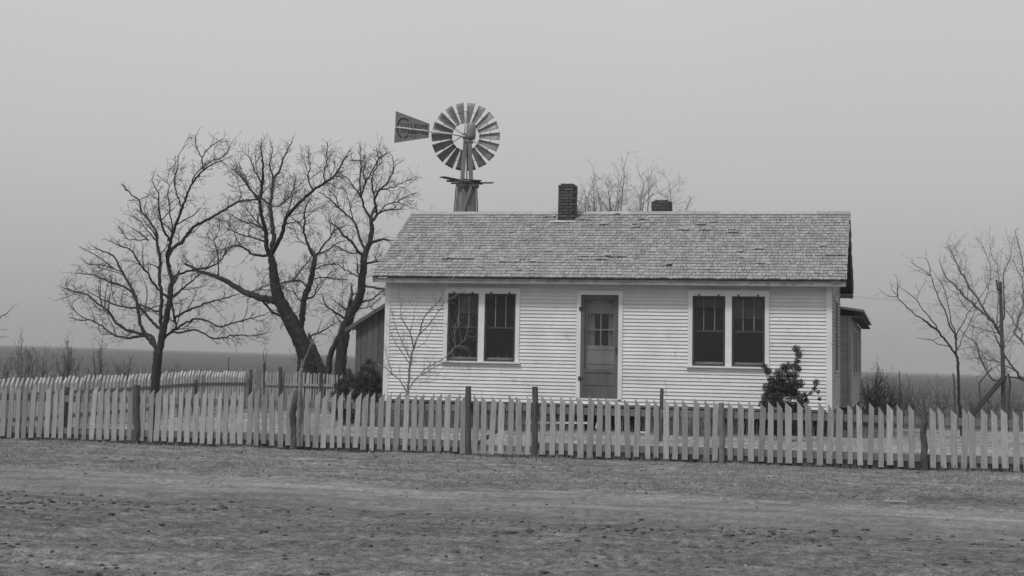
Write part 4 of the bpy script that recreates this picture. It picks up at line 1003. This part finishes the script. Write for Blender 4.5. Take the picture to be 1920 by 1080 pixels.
# the stake and its dry twig by the right window
stk = tag(empty('garden_stake', (0, 0, 0)), 'short dark stake with a dry stalk tied to it near the door', 'stake')
p0 = atY(1239, 800, -3.0); p1 = atY(1241, 729, -3.0); stk.location = (p0.x, -3.0, gz(p0.x, -3))
mb = MB(); mb.tube([Vector((0, 0, -.1)), Vector((.004, 0, .3)), Vector((p1.x-p0.x, 0, p1.z-stk.location.z))], [.036, .034, .032], 8); mb.build('stake_post', M['post'], stk)
mb = MB(); q = [atY(*c, -3.05)-Vector(stk.location) for c in ((1243, 742), (1249, 728), (1248, 715), (1241, 705))]; mb.tube(q, [.006, .005, .005, .003], 4); q = [atY(*c, -3.05)-Vector(stk.location) for c in ((1247, 735), (1250, 745), (1246, 752))]; mb.tube(q, [.004]*3, 4); mb.build('dry_stalk', M['bark2'], stk)

# small bare brush, behind the house, left and right
def clump(px_, py_, wd, n, hpx, wpx, seed, m, name, label, cat='bush', group=None, lean=0, lvl=2, dens=2.2, r0=1.2, ln=None):
    t = Tree((px_, py_), wd, seed, m, rmin=.005 if wd > 40 else .003, spread=.5, up=.5); r = random.Random(seed)
    for i in range(n):
        a = r.uniform(-1, 1); h_ = hpx*(r.uniform(.6, 1.0) if hpx < 200 else r.uniform(.86, 1.0))*(1-(.35 if hpx < 200 else .12)*abs(a)); x0 = px_+a*wpx*.25
        x1 = px_+a*wpx*.5+lean*h_
        pts = [(x0, py_), (x0+(x1-x0)*.25+r.uniform(-.05, .05)*wpx, py_-h_*.33), (x0+(x1-x0)*.6+r.uniform(-.08, .08)*wpx, py_-h_*.66), (x1, py_-h_)]
        t.limb(pts, r0*r.uniform(.7, 1.2), .5)
        if r.random() < .7: b = pts[1]; t.limb([b, (b[0]+r.uniform(-.2, .2)*wpx, b[1]-h_*.3), (b[0]+r.uniform(-.35, .35)*wpx, b[1]-h_*.55)], r0*.7, .4)
    t.twigs(dens, ln or hpx*wd/F_PX*.28, lvl, rmax=.007)
    return t.done(name, label, cat, group, wood='stems')
clump(1170, 730, 62, 24, 405, 190, 31, M['bark3'], 'bare_tree', 'faint bare tree crown behind the roof between the two chimneys', 'tree', 'bare winter trees', r0=2.2, dens=3.0, ln=1.4)
clump(1275, 730, 66, 10, 355, 110, 33, M['bark3'], 'bare_tree', 'low faint bare tree crown behind the roof, just right of the short chimney', 'tree', 'bare winter trees', r0=1.6, dens=2.4, ln=1.1)
clump(805, 730, 60, 4, 350, 40, 34, M['bark3'], 'bare_tree', 'faint twig tips showing over the ridge left of the windmill tower', 'tree', 'bare winter trees', r0=1.4, dens=1.0, ln=1.0)
bl = [(42, 718, 44, 6, 88, 36, 'twisted leafless bush, leftmost beyond the side fence'), (72, 720, 46, 7, 84, 46, 'forked leafless bush second from the left beyond the side fence'), (124, 722, 46, 9, 84, 60, 'wide leafless bush third from the left beyond the side fence'), (190, 724, 47, 5, 100, 34, 'tall thin leafless bush beyond the side fence, left of the lone tree'), (238, 724, 50, 7, 56, 50, 'low leafless bush beyond the side fence beside the lone tree trunk'), (345, 720, 50, 5, 44, 60, 'low thin leafless brush beyond the side fence, right of the lone tree'), (3, 716, 44, 5, 60, 40, 'leafless bush at the left frame edge beyond the side fence')]
for i, (x, y, wd, n, h_, w_, lb) in enumerate(bl):
    clump(x, y, wd, n, h_, w_, 40+i, M['bark3'], 'leafless_bush', lb, 'bush', 'leafless bushes beyond the yard', lvl=2, dens=8.0)
clump(497, 740, 41, 1, 105, 16, 60, M['bark'], 'leafless_bush', 'single thin leafless stem at the back corner of the left yard', 'bush', 'leafless bushes beyond the yard', lvl=1, dens=1.2)
lt = Tree((-40, 760), 34, 61, M['bark3'], rmin=.004)
lt.limb([(-40, 790), (-42, 700), (-30, 640), (-10, 605), (8, 590), (20, 580)], 3, .6); lt.limb([(-35, 650), (-12, 622), (5, 618)], 1, .5); lt.limb([(-40, 660), (-15, 632), (4, 632)], 1, .5)
lt.twigs(1.2, .22, 1); lt.done('bare_tree', 'bare tree mostly outside the left frame edge, only twig tips showing', group='bare winter trees')
br = [(1648, 790, 44, 24, 98, 84, 'dense leafless bush close against the rear wing'), (1705, 795, 44, 16, 78, 70, 'leafless bush between the rear wing and the young tree'), (1752, 795, 42, 10, 88, 56, 'thin leafless bush left of the young tree'), (1850, 795, 44, 14, 66, 80, 'low leafless bush behind the plank brace of the pole'), (1915, 800, 44, 12, 72, 70, 'leafless bush at the right frame edge beyond the fence')]
for i, (x, y, wd, n, h_, w_, lb) in enumerate(br):
    clump(x, y, wd, n, h_, w_, 70+i, M['bark3'], 'leafless_bush', lb, 'bush', 'leafless bushes beyond the yard', lvl=2, dens=9.0)
# evergreen bushes
def evergreen(name, label, Y, base, stems, blobs, seed, n=16):
    r = random.Random(seed); b = atY(base[0], base[1], Y); b = Vector((b.x, Y, gz(b.x, Y))); o = tag(empty(name, b), label, 'bush', 'evergreen bushes by the house')
    mb = MB()
    for st in stems:
        pts = [atY(x, y, Y+r.uniform(-.1, .1))-b for x, y in st]
        mb.tube(pts, [.014*(1-.6*i/(len(pts)-1)) for i in range(len(pts))], 5)
    mb.build('stems', M['bark'], o)
    mb = MB()
    for (x, y, rpx) in blobs:
        R = 1.18*rpx/F_PX*(Y-CAM.y); c = atY(x, y, Y+r.uniform(-.15, .15))-b
        for k in range(int(n*24*(rpx/6)**2)):
            d = Vector((r.gauss(0, 1), r.gauss(0, 1), r.gauss(0, 1))).normalized()*R*(r.random()**.45*1.05+(.35*r.random() if r.random() < .15 else 0))
            p = c+d; a = Vector((r.gauss(0, 1), r.gauss(0, 1), r.gauss(0, 1)+.4)).normalized(); t_ = a.orthogonal().normalized(); t_.rotate(Matrix.Rotation(r.uniform(0, 6.28), 3, a))
            ln_ = r.uniform(.012, .026); wd = ln_*.42; q = a.cross(t_)
            k0 = len(mb.v); mb.v += [tuple(p-a*0), tuple(p+t_*wd+a*ln_*.5), tuple(p+a*ln_+q*.004), tuple(p-t_*wd+a*ln_*.5)]; mb.f.append((k0, k0+1, k0+2, k0+3))
    mb.build('foliage', M['leaf'], o)
evergreen('evergreen_bush', 'dark straggly evergreen bush in front of the right corner of the house', -1.6, (1478, 835),
    [[(1476, 836), (1474, 790), (1486, 740), (1492, 700), (1494, 655)], [(1474, 800), (1450, 750), (1434, 692)], [(1478, 790), (1462, 740), (1468, 695)], [(1480, 800), (1500, 765), (1512, 745), (1530, 722)], [(1484, 740), (1476, 700), (1472, 690)]],
    [(1493, 655, 6), (1498, 665, 6), (1495, 678, 5), (1434, 688, 5), (1440, 697, 6), (1446, 712, 6), (1470, 722, 10), (1450, 722, 8), (1485, 728, 10), (1455, 748, 11), (1470, 690, 7), (1478, 686, 6), (1490, 688, 6), (1497, 692, 5), (1460, 702, 9), (1462, 715, 9), (1478, 704, 8), (1490, 704, 7), (1488, 718, 8), (1500, 720, 7), (1440, 728, 9), (1450, 738, 10), (1465, 735, 10), (1480, 738, 9), (1492, 740, 8), (1437, 745, 8), (1508, 742, 5), (1530, 718, 5), (1527, 729, 4), (1535, 735, 3), (1520, 738, 3), (1500, 752, 7), (1512, 752, 5), (1536, 748, 3), (1430, 758, 7), (1445, 757, 9), (1460, 758, 9), (1476, 760, 9), (1490, 764, 8), (1470, 775, 9), (1480, 790, 8), (1462, 788, 8), (1470, 790, 13), (1455, 802, 12), (1490, 800, 12), (1475, 770, 12), (1440, 764, 10), (1500, 764, 9), (1475, 805, 11), (1462, 806, 11), (1487, 805, 10), (1495, 785, 9), (1452, 785, 9), (1443, 775, 6), (1500, 778, 5)], 91)
evergreen('evergreen_bush', 'dark evergreen bush against the lean-to wall left of the house', .6, (690, 790), [[(690, 795), (688, 740), (692, 685)], [(690, 780), (705, 740), (708, 710)], [(688, 780), (672, 730), (668, 700)]],
    [(692, 678, 6), (702, 684, 6), (682, 690, 7), (694, 695, 8), (704, 702, 8), (676, 704, 8), (688, 712, 9), (700, 716, 9), (711, 712, 6), (672, 722, 8), (684, 730, 10), (700, 734, 10), (712, 732, 6), (690, 750, 10), (704, 752, 8), (676, 750, 9), (690, 772, 9), (702, 772, 8), (668, 738, 9), (664, 716, 7), (682, 716, 10), (706, 720, 9), (672, 770, 10)], 92, 13)
evergreen('evergreen_bush', 'smaller dark evergreen bush between the back fence and the lean-to', -.2, (650, 800), [[(650, 806), (648, 760), (655, 700)], [(650, 790), (638, 740), (640, 712)]],
    [(655, 697, 5), (648, 704, 6), (660, 708, 7), (642, 715, 7), (654, 720, 8), (664, 724, 6), (638, 734, 7), (650, 738, 8), (662, 744, 7), (630, 750, 7), (642, 758, 8), (656, 762, 9), (634, 780, 9), (648, 788, 9), (662, 785, 9), (668, 760, 7), (626, 740, 6), (634, 724, 7), (646, 728, 9), (625, 768, 8), (640, 775, 10), (655, 776, 10)], 93, 14)
# leafy scraggle in left yard
clump(492, 775, 34, 6, 62, 60, 95, M['bark2'], 'dry_shrub', 'scraggly dry shrub in the back of the left yard', 'bush', lvl=2, dens=5)

# ------------------------------------------------------------------ pole, plank, posts on the right
PW_ = 36.0
b = atW(1882, 790, PW_); pole = tag(empty('utility_pole', (b.x, b.y, gz(b.x, b.y))), 'tall rough wooden pole with a slanting plank brace at the right', 'pole')
O = Vector(pole.location); tp = atW(1875.5, 528, PW_)
mb = MB(); bb = Vector((b.x, b.y, O.z-.3)); mb.tube([bb-O, (bb.lerp(tp, .5))-O+Vector((.01, 0, 0)), tp-O], [.052, .044, .035], 9); mb.build('shaft', M['post'], pole)
mb = MB(); mb.bar(atW(1868, 525, PW_-.05)-O, atW(1872, 545, PW_-.05)-O, .03, .03); mb.bar(atW(1869, 540, PW_-.05)-O, atW(1878, 543, PW_-.05)-O, .03, .02); mb.build('bracket', M['post'], pole)
mb = MB(); mb.bar(atW(1885, 704, PW_-.12)-O, atW(1824, 776, PW_-.12)-O, .045, .10, up=(1, 0, 1)); mb.build('brace', M['dpost'], pole)
def stick(name, label, cat, pts, rpx, wd, grp=None, m='post'):
    P = [atW(x, y, wd) for x, y in pts]; z = gz(P[0].x, P[0].y); P[0].z = z-.1; o_ = Vector((P[0].x, P[0].y, z))
    mb = MB(); mb.tube([p-o_ for p in P], [rpx*wd/F_PX*(1-.2*i/len(P)) for i in range(len(P))], 8); o = mb.build(name, M[m]); o.location = o_; tag(o, label, cat, grp); return o
stick('fence_post', 'bent thin post left of the slanting plank brace', 'post', [(1839, 795), (1838, 750), (1836, 718), (1846, 706), (1860, 690)], 1.6, 38, 'far fence posts')
stick('fence_post', 'dark post close to the right of the tall pole', 'post', [(1890, 795), (1892, 750), (1894, 718), (1890, 700)], 2.4, 37, 'far fence posts')
stick('fence_post', 'slim dark post on the prairie just left of the young tree', 'post', [(1791, 790), (1790, 740), (1789, 716), (1787, 700)], 1.6, 45, 'far fence posts')
stick('fence_post', 'thin lone post on the prairie right of the rear wing', 'post', [(1687, 790), (1687, 740), (1686, 696)], 1.1, 48, 'far fence posts')
stick('fence_post', 'thin lone post seen over the side fence, left of the forked tree', 'post', [(428, 740), (428, 700), (429, 670)], 1.1, 50, 'far fence posts')
stick('fence_post', 'dark post at the back corner of the left yard', 'post', [(495, 770), (495, 720), (495, 682)], 2.2, 38.6, 'far fence posts')
# long low bank far left
b0 = atW(-60, 706, 60); b1 = atW(66, 711, 60)
# wire from the roof to the right
wa, wb_ = atY(1600, 556, 5.0), atW(2100, 566, 60)
mb = MB(); mb.tube([wa.lerp(wb_, i/14)-Vector((0, 0, .25*math.sin(math.pi*i/14))) for i in range(15)], [.0035]*15, 4); tag(mb.build('overhead_wire', M['galvd']), 'thin wire running from the back of the roof off to the right', 'wire')
# boards lying along the house
def board(px0, px1, py0, py1, Y, wd, label, m='trim', lift=.03):
    a = atY(px0, py0, Y); c = atY(px1, py1, Y); mb = MB(); mid = (a+c)/2
    mb.bar(a-mid, c-mid, .09, wd, up=(0, 0, 1)); o = mb.build('loose_board', M[m]); o.location = mid; return tag(o, label, 'board', 'loose boards by the house')
board(890, 1112, 792, 793, -.35, .035, 'long pale board on edge below the door, along the crawlspace')
board(770, 862, 796, 798, -.45, .035, 'short pale board lying under the left window')
board(1118, 1123, 803, 783, -.5, .03, 'short pale stick leaning at the end of the long board')
board(1190, 1215, 810, 811, -.6, .03, 'small pale scrap of board on the ground right of the door')
p = atZ(1680, 953, -.86); z = gz(p.x, p.y); mb = MB(); mb.bar((-.13, .06, 0), (.13, -.06, 0), .02, .014); o = mb.build('stick', M['stone']); o.location = (p.x, p.y, z+.015); tag(o, 'pale thin stick lying on the road verge at the right', 'stick')
p = atZ(1860, 998, -.86); z = gz(p.x, p.y)

# ------------------------------------------------------------------ windmill
WD = 57.0; hub = atW(877, 252, WD); px = WD/F_PX          # metres per photo pixel at the windmill
dirv = Vector((CAM.x-hub.x, CAM.y-hub.y, 0)).normalized(); az = math.atan2(dirv.x, -dirv.y)
gx_, gy_ = hub.x, hub.y; zg = gz(gx_, gy_)
wm = tag(empty('windmill', (gx_, gy_, zg), az), 'steel wheel windmill on a wooden tower rising behind the farmhouse roof', 'windmill')
HZ = hub.z-zg                                              # local frame: x right, -y to the camera, z up
def lp(x, y, dy=0): # photo pixel to local point on the mill
    q = atW(x, y, WD)-Vector((gx_, gy_, zg)); q.rotate(Matrix.Rotation(-az, 3, 'Z')); return Vector((q.x, dy, q.z))
# tower: four legs, girts, braces
top = lp(878.5, 262).z; tw, gw_ = 7.4*px/2, .60
def legp(sx, sy, z):
    t = (top-z)/top; h = tw+(gw_-tw)*t; return Vector((sx*h, sy*h, z))
for sx in (-1, 1):
    for sy in (-1, 1):
        mb = MB(); mb.bar(legp(sx, sy, -.2), legp(sx, sy, top), .145, .145, up=(0, 1, 0)); mb.build('leg', M['tower'], wm)
plz = lp(876, 343).z
mb = MB()
zs = [plz-.15-1.35*i for i in range(5)]
for a, c in zip(zs[:-1], zs[1:]):
    for (s1_, s2_) in (((-1, -1), (1, -1)), ((1, -1), (1, 1)), ((1, 1), (-1, 1)), ((-1, 1), (-1, -1))):
        off = Vector(((s1_[0]+s2_[0])*.035, (s1_[1]+s2_[1])*.035, 0))
        mb.bar(legp(*s1_, a)+off, legp(*s2_, a)+off, .03, .10); mb.bar(legp(*s1_, a)+off*1.9, legp(*s2_, c)+off*1.9, .025, .09); mb.bar(legp(*s2_, a)+off*2.7, legp(*s1_, c)+off*2.7, .025, .09)
mb.build('cross_brace', M['tower'], wm)
mb = MB(); rm = random.Random(8)
for i in range(7):       # loose vertical boarding hung between the legs under the platform
    for f_ in range(4):
        t0 = (i+.5)/7; z1_ = plz-.12; z0_ = z1_-rm.uniform(1.0, 1.5)
        if f_ == 0: t0 = -.28+1.56*t0; a, c = legp(-1, -1, z1_).lerp(legp(1, -1, z1_), t0)+Vector((0, -.09, 0)), legp(-1, -1, z0_).lerp(legp(1, -1, z0_), t0+rm.uniform(-.04, .04))+Vector((0, -.09, 0))
        elif f_ == 1: a, c = legp(1, -1, z1_).lerp(legp(1, 1, z1_), t0), legp(1, -1, z0_).lerp(legp(1, 1, z0_), t0)
        elif f_ == 2: a, c = legp(-1, -1, z1_).lerp(legp(-1, 1, z1_), t0), legp(-1, -1, z0_).lerp(legp(-1, 1, z0_), t0)
        else: continue
        if rm.random() < .9: mb.bar(a, c, .135, .02, up=(0, 1, 0) if f_ == 0 else (1, 0, 0))
mb.build('boarding', M['tower'], wm)
mb = MB()
mb.bar(lp(829, 336, -.5)+Vector((0, 0, 0)), lp(880, 342, .2), .28, .035); mb.bar(lp(838, 342, -.25), lp(900, 343, -.1), .22, .05); mb.bar(lp(846, 344, .15), lp(905, 344, .3), .2, .04)
mb.bar(lp(864, 346, -.3), lp(924, 343, .15), .16, .04); mb.bar(lp(855, 350, -.35), lp(898, 351, -.35), .05, .09); mb.bar(lp(860, 348, .3), lp(898, 350, .3), .05, .09); mb.bar(lp(868, 340, -.45), lp(902, 341, -.2), .12, .03)
mb.build('platform', M['post'], wm)
# pump rod, mast, gearbox helmet
mb = MB(); mb.tube([Vector((0, 0, .2)), Vector((0, 0, HZ-.1))], [.02, .02], 6); mb.build('pump_rod', M['galvd'], wm)
mb = MB(); mb.tube([lp(877, 285), lp(877, 260)], [.07, .07], 10); mb.box(lp(878, 267), (.34, .34, .05)); mb.box(lp(879, 262), (.16, .2, .12)); mb.build('mast_head', M['galvd'], wm)
hc = lp(883, 247, -.02)
mb = MB(); prof = [(-.28, .10), (-.26, .155), (-.12, .175), (.05, .165), (.22, .155), (.31, .12), (.335, .05)]
n = 16; base = len(mb.v)
for (zz, r_) in prof:
    for j in range(n):
        a = 2*math.pi*j/n; mb.v.append((hc.x+r_*math.cos(a), hc.y+r_*1.25*math.sin(a), hc.z+zz))
for i in range(len(prof)-1):
    for j in range(n): mb.f.append((i*n+j, i*n+(j+1) % n, (i+1)*n+(j+1) % n, (i+1)*n+j))
mb.f.append(list(range(n))[::-1]); mb.f.append([(len(prof)-1)*n+j for j in range(n)])
mb.build('gearbox', M['galv'], wm, smooth=True)
# wheel (behind the tower head)
WYo = .55; wc = lp(873, 252.3, WYo)
wheel = bpy.data.objects.new('wheel', None); col.objects.link(wheel); wheel.parent = wm; wheel.location = wc; wheel.rotation_euler = (0, 0, rad(-6))
mb = MB(); mb.tube([Vector((0, -.45, 0)), Vector((0, .12, 0))], [.07, .07], 12); mb.tube([Vector((0, .02, 0)), Vector((0, .1, 0))], [.13, .12], 14); mb.build('hub', M['galvd'], wheel)
RO, RI = 65*px, 25.5*px
for rr_, nm in ((RO*.74, 'outer'), (RI*1.12, 'inner')):
    mb = MB(); mb.tube([Vector((rr_*math.cos(2*math.pi*i/54), .03, rr_*math.sin(2*math.pi*i/54))) for i in range(55)], [.010]*55, 5); mb.build('rim', M['galvd'], wheel)
blm = MB(); ns = 5
for t_ in (0, 1):
    pass
pitchb = rad(30)
vv = []
for i in range(7):
    t = i/6; r_ = RI+(RO-RI)*t; hw = (.082+(.176-.082)*t)
    for j in range(ns):
        s_ = (j/(ns-1)*2-1); xx = s_*hw; cam_ = .028*(1-s_*s_); vv.append((r_, xx*math.cos(pitchb)-cam_*math.sin(pitchb), xx*math.sin(pitchb)+cam_*math.cos(pitchb)))
for (r_, a, d) in vv: blm.v.append((r_, d, a))
N0 = len(blm.v)
for (r_, a, d) in vv: blm.v.append((r_, d+.004, a))
for i in range(6):
    for j in range(ns-1):
        k = i*ns+j; blm.f.append((k, k+1, k+ns+1, k+ns)); blm.f.append((N0+k+ns, N0+k+ns+1, N0+k+1, N0+k))
for i in range(6):
    for j in (0, ns-1):
        k = i*ns+j; blm.f.append((k, k+ns, N0+k+ns, N0+k))
for i in (0, 6):
    for j in range(ns-1):
        k = i*ns+j; blm.f.append((k, k+1, N0+k+1, N0+k))
bme = bpy.data.meshes.new('blade'); bme.from_pydata(blm.v, [], blm.f); bme.materials.append(M['galv']); bme.shade_smooth()
for k in range(18):
    o = bpy.data.objects.new('blade', bme); col.objects.link(o); o.parent = wheel; o.rotation_euler = (0, -rad(1.5+20*k), 0)
for k in range(6):
    a = rad(28+60*k); mb = MB()
    for da in (-.04, .04): mb.tube([Vector((.06*math.cos(a+da*3), -.40, .06*math.sin(a+da*3))), Vector((RO*.76*math.cos(a+da), .0, RO*.76*math.sin(a+da)))], [.009, .008], 5)
    mb.build('spoke', M['galvd'], wheel)
# vane folded to the left, in the plane of the wheel
vy = -.30
vtl, vbl, vbr, vtr = lp(742.5, 210.5, vy), lp(740, 271, vy), lp(804.5, 261, vy), lp(806, 234.5, vy)
ml0, mr0 = lp(741.8, 239.4, vy), lp(805.2, 247.2, vy); ml1, mr1 = lp(741.3, 242.8, vy), lp(805, 250.2, vy)
mb = MB(); mb.prism([tuple(p) for p in (ml0, mr0, vtr, vtl)], (0, .008, 0)); mb.prism([tuple(p) for p in (vbl, vbr, mr1, ml1)], (0, .008, 0))
vane = mb.build('vane', M['vane'], wm)
mb = MB(); mb.tube([lp(744, 241.3, vy), lp(845, 253.5, vy), lp(872, 257, -.1)], [.030, .030, .035], 6); mb.build('vane_boom', M['boom'], wm)
mb = MB()
for (x, y) in ((743.5, 241.3), (774.5, 245.2), (802.5, 248.6)): mb.box(lp(x, y, vy-.02), (.035, .02, .14))
mb.build('clip', M['vane'], vane)
# lettering: condensed capitals standing on the boom line, each split by it; a big C spans the depth
tcu = bpy.data.curves.new('t', 'FONT')
def text_mesh(s, x0p, x1p, ytop0, ytop1, ybot0, ybot1, thick):
    """letters mapped between the two sloping lines of the vane"""
    res = MB(); n = len(s)
    for i, ch in enumerate(s):
        c = bpy.data.curves.new('t', 'FONT'); c.body = ch; c.extrude = 0; c.offset = thick; o = bpy.data.objects.new('t', c); col.objects.link(o)
        dg = bpy.context.evaluated_depsgraph_get(); me = bpy.data.meshes.new_from_object(o.evaluated_get(dg)); vs = [v.co.copy() for v in me.vertices]; fs = [list(p.vertices) for p in me.polygons]
        mnx, mxx_ = min(v.x for v in vs), max(v.x for v in vs); mny, mxy = min(v.y for v in vs), max(v.y for v in vs)
        u0 = (i+.10)/n; u1 = (i+.86)/n; k = len(res.v)
        for v in vs:
            fx = (v.x-mnx)/(mxx_-mnx); fy = (v.y-mny)/(mxy-mny); u = u0+(u1-u0)*fx; X = x0p+(x1p-x0p)*u
            yb = ybot0+(ybot1-ybot0)*u; yt = ytop0+(ytop1-ytop0)*u
            # keep the strip behind the boom free: squeeze the halves apart
            Yp = yb+(yt-yb)*fy; res.v.append(tuple(lp(X, Yp, vy-.003)))
        res.f += [[k+q for q in f] for f in fs]
        bpy.data.objects.remove(o); bpy.data.meshes.remove(me)
    return res
t1 = text_mesh('HALLENGE', 751.5, 802.5, 232.5, 236.5, 252, 256, .06)
pts = [(766, 229), (763, 226.5), (758, 224.4), (753, 225), (749, 229), (747.3, 235), (746.6, 243), (747, 250), (749, 256), (753, 260.5)]
k = MB()
def strip(mbx, pts_, wpx):
    for i in range(len(pts_)-1):
        a = lp(*pts_[i], vy-.005); b_ = lp(*pts_[i+1], vy-.005); d = (b_-a).normalized(); mbx.bar(a-d*.012, b_+d*.012, .006, wpx*px, up=(1, 0, 0.01) if abs(d.x) < .3 else (0, 0, 1))
strip(t1, pts, 2.8); strip(t1, [(758.5, 261), (762, 259.5), (765, 256.8)], 2.6)
strip(t1, [(769, 258.5), (772, 257.5)], 1.2); strip(t1, [(777, 260.5), (781, 257.2)], 1.2)
t1.build('lettering', M['vtext'], vane)

# ------------------------------------------------------------------ ground cover (uncountable)
rs = np.random.RandomState(5)
def scatter_blades(name, n, sampler, hmin, hmax, wd, m, label, cat, lean=.6):
    x, y = sampler(n); z = hgt(x, y); n = len(x); h = rs.uniform(hmin, hmax, n); a = rs.uniform(0, 2*np.pi, n); lx = rs.normal(0, lean, n)*h; ly = rs.normal(0, lean, n)*h
    w2 = wd*rs.uniform(.6, 1.4, n); dx, dy = np.cos(a)*w2, np.sin(a)*w2
    P0 = np.stack([x-dx, y-dy, z-.005], 1); P1 = np.stack([x+dx, y+dy, z-.005], 1); P2 = np.stack([x+lx*.4+dx*.6, y+ly*.4+dy*.6, z+h*.6], 1); P3 = np.stack([x+lx*.4-dx*.6, y+ly*.4-dy*.6, z+h*.6], 1); P4 = np.stack([x+lx, y+ly, z+h], 1)
    Vt = np.concatenate([P0, P1, P2, P3, P4]); i = np.arange(n)
    F4 = np.stack([i, i+n, i+2*n, i+3*n], 1).tolist(); F3 = np.stack([i+3*n, i+2*n, i+4*n], 1).tolist()
    me = bpy.data.meshes.new(name); me.from_pydata(Vt.tolist(), [], F4+F3); me.materials.append(m); o = bpy.data.objects.new(name, me); col.objects.link(o); tag(o, label, cat, kind='stuff'); return o
def samp(x0, x1, y0, y1, thr=.5, s=1.2, sd_=1):
    def f(n):
        x = rs.uniform(x0, x1, n*3); y = rs.uniform(y0, y1, n*3); k = vnoise(x, y, s, sd_)+.5*vnoise(x, y, s*4, sd_+1)+rs.rand(n*3)*.4 > thr+.6; return x[k][:n], y[k][:n]
    return f
scatter_blades('verge_grass', 60000, samp(-15, 6, -11.4, FY-.05, .50, 2.2, 2), .010, .045, .0026, M['grass'], 'short dead grass on the verge between road and fence', 'grass')
scatter_blades('yard_grass', 22000, samp(-14.2, 8, FY+.1, 5.5, .3, 1.0, 4), .02, .075, .003, M['grass'], 'dry pale grass covering the yard around the house', 'grass')
def fence_samp(n):
    x = rs.uniform(-15, 6, n); y = FY+rs.normal(.03, .07, n); k = vnoise(x, y, 1.5, 6) > .4; return x[k], y[k]
scatter_blades('fence_weeds', 11000, fence_samp, .02, .11, .0028, M['weed'], 'thin weeds along the foot of the picket fences', 'weeds')
def wsamp(n):
    x = np.concatenate([rs.uniform(-9.2, -7.0, n), rs.normal(-6.3, .5, n//2), rs.normal(-2.6, .35, n//2), rs.uniform(-9, 0, n//5)]); y = rs.normal(-.45, .16, len(x)); return x, y
scatter_blades('house_weeds', 3200, wsamp, .10, .46, .004, M['weed'], 'dry weeds grown up along the house foundation', 'weeds', .25)
def fsamp(n):
    x = np.concatenate([rs.uniform(-22, -14.6, n), rs.uniform(-16, 14, n)]); y = np.concatenate([rs.uniform(-6, 16, n), rs.uniform(7, 20, n)]); return x, y
scatter_blades('prairie_weeds', 22000, fsamp, .06, .50, .004, M['bark3'], 'dark dead weeds at the edge of the prairie field', 'weeds', .4)
def farsamp(n):
    x = rs.uniform(-75, 45, n*2); y = rs.uniform(14, 90, n*2); k = vnoise(x, y, .14, 15)+.5*vnoise(x, y, .6, 16)+rs.rand(n*2)*.2 > .95; return x[k][:n], y[k][:n]
scatter_blades('prairie_scrub', 22000, farsamp, .12, .70, .016, M['weed'], 'low dead scrub scattered over the prairie field', 'scrub', .4)
def clods(name, n, sampler, s0, s1, m, label, flat=.6, pw=2.2):
    x, y = sampler(n); n = len(x); z = hgt(x, y); s = s0+(s1-s0)*rs.rand(n)**pw
    bv = np.array([(0, 0, 1), (.89, 0, .45), (.28, .85, .45), (-.72, .53, .45), (-.72, -.53, .45), (.28, -.85, .45), (.72, .53, -.45), (-.28, .85, -.45), (-.89, 0, -.45), (-.28, -.85, -.45), (.72, -.53, -.45), (0, 0, -1)])
    bf_ = [(0,1,2),(0,2,3),(0,3,4),(0,4,5),(0,5,1),(1,6,2),(2,7,3),(3,8,4),(4,9,5),(5,10,1),(6,7,2),(7,8,3),(8,9,4),(9,10,5),(10,6,1),(11,7,6),(11,8,7),(11,9,8),(11,10,9),(11,6,10)]
    v = bv[None]*(1+rs.normal(0, .25, (n, 12, 1))); v = v*s[:, None, None]*np.stack([rs.uniform(.7, 1.5, n), rs.uniform(.7, 1.2, n), np.full(n, flat)], 1)[:, None, :]
    v += np.stack([x, y, z+s*.2], 1)[:, None]; f = (np.array(bf_)[None]+12*np.arange(n)[:, None, None]).reshape(-1, 3)
    me = bpy.data.meshes.new(name); me.from_pydata(v.reshape(-1, 3).tolist(), [], f.tolist()); me.materials.append(m); o = bpy.data.objects.new(name, me); col.objects.link(o); tag(o, label, 'clods' if 'clod' in name else 'pebbles', kind='stuff')
def cs(n):
    x = rs.uniform(-11, 4.5, n*3); y = rs.normal(-15.8, .7, n*3)-.05*x; y = np.where(rs.rand(n*3) < .4, rs.uniform(-21, -14.8, n*3), y); k = vnoise(x, y, 1.1, 8)+rs.rand(n*3)*.5 > .75; return x[k][:n], y[k][:n]
clods('earth_clods', 1300, cs, .006, .038, M['clod'], 'dark earth clods scattered over the near side of the road', .5, 2.8)
def cs2(n):
    x = rs.uniform(-15, 6, n*3); y = rs.uniform(-22, FY, n*3); yy = y+.07*(x+1); k = (vnoise(x, y, 1.6, 12)+rs.rand(n*3)*.6 > .8) & ~((yy < -11.8) & (yy > -14.5) & (rs.rand(n*3) < .88)); return x[k][:n], y[k][:n]
clods('small_clods', 5000, cs2, .004, .020, M['clod'], 'tiny dark crumbs of earth over road and verge', .7, 3)
clods('pebbles', 900, cs2, .003, .012, M['stone'], 'small pale pebbles over road and verge', .6, 3)

# ------------------------------------------------------------------ dusty air over the prairie
hz = MB(); hz.span((-4200, -330, -30), (4200, 4600, 28))
hm = bpy.data.materials.new('dusty_air'); hm.use_nodes = True; n = hm.node_tree; n.nodes.clear()
ho = n.nodes.new('ShaderNodeOutputMaterial'); pv = n.nodes.new('ShaderNodeVolumePrincipled')
pv.inputs['Color'].default_value = (.72, .72, .72, 1); pv.inputs['Density'].default_value = .00075; L(n, pv.outputs[0], ho.inputs['Volume'])
ha = hz.build('haze', hm); ha['kind'] = 'stuff'; ha['label'] = 'thin dusty air over the prairie'; ha['category'] = 'haze'
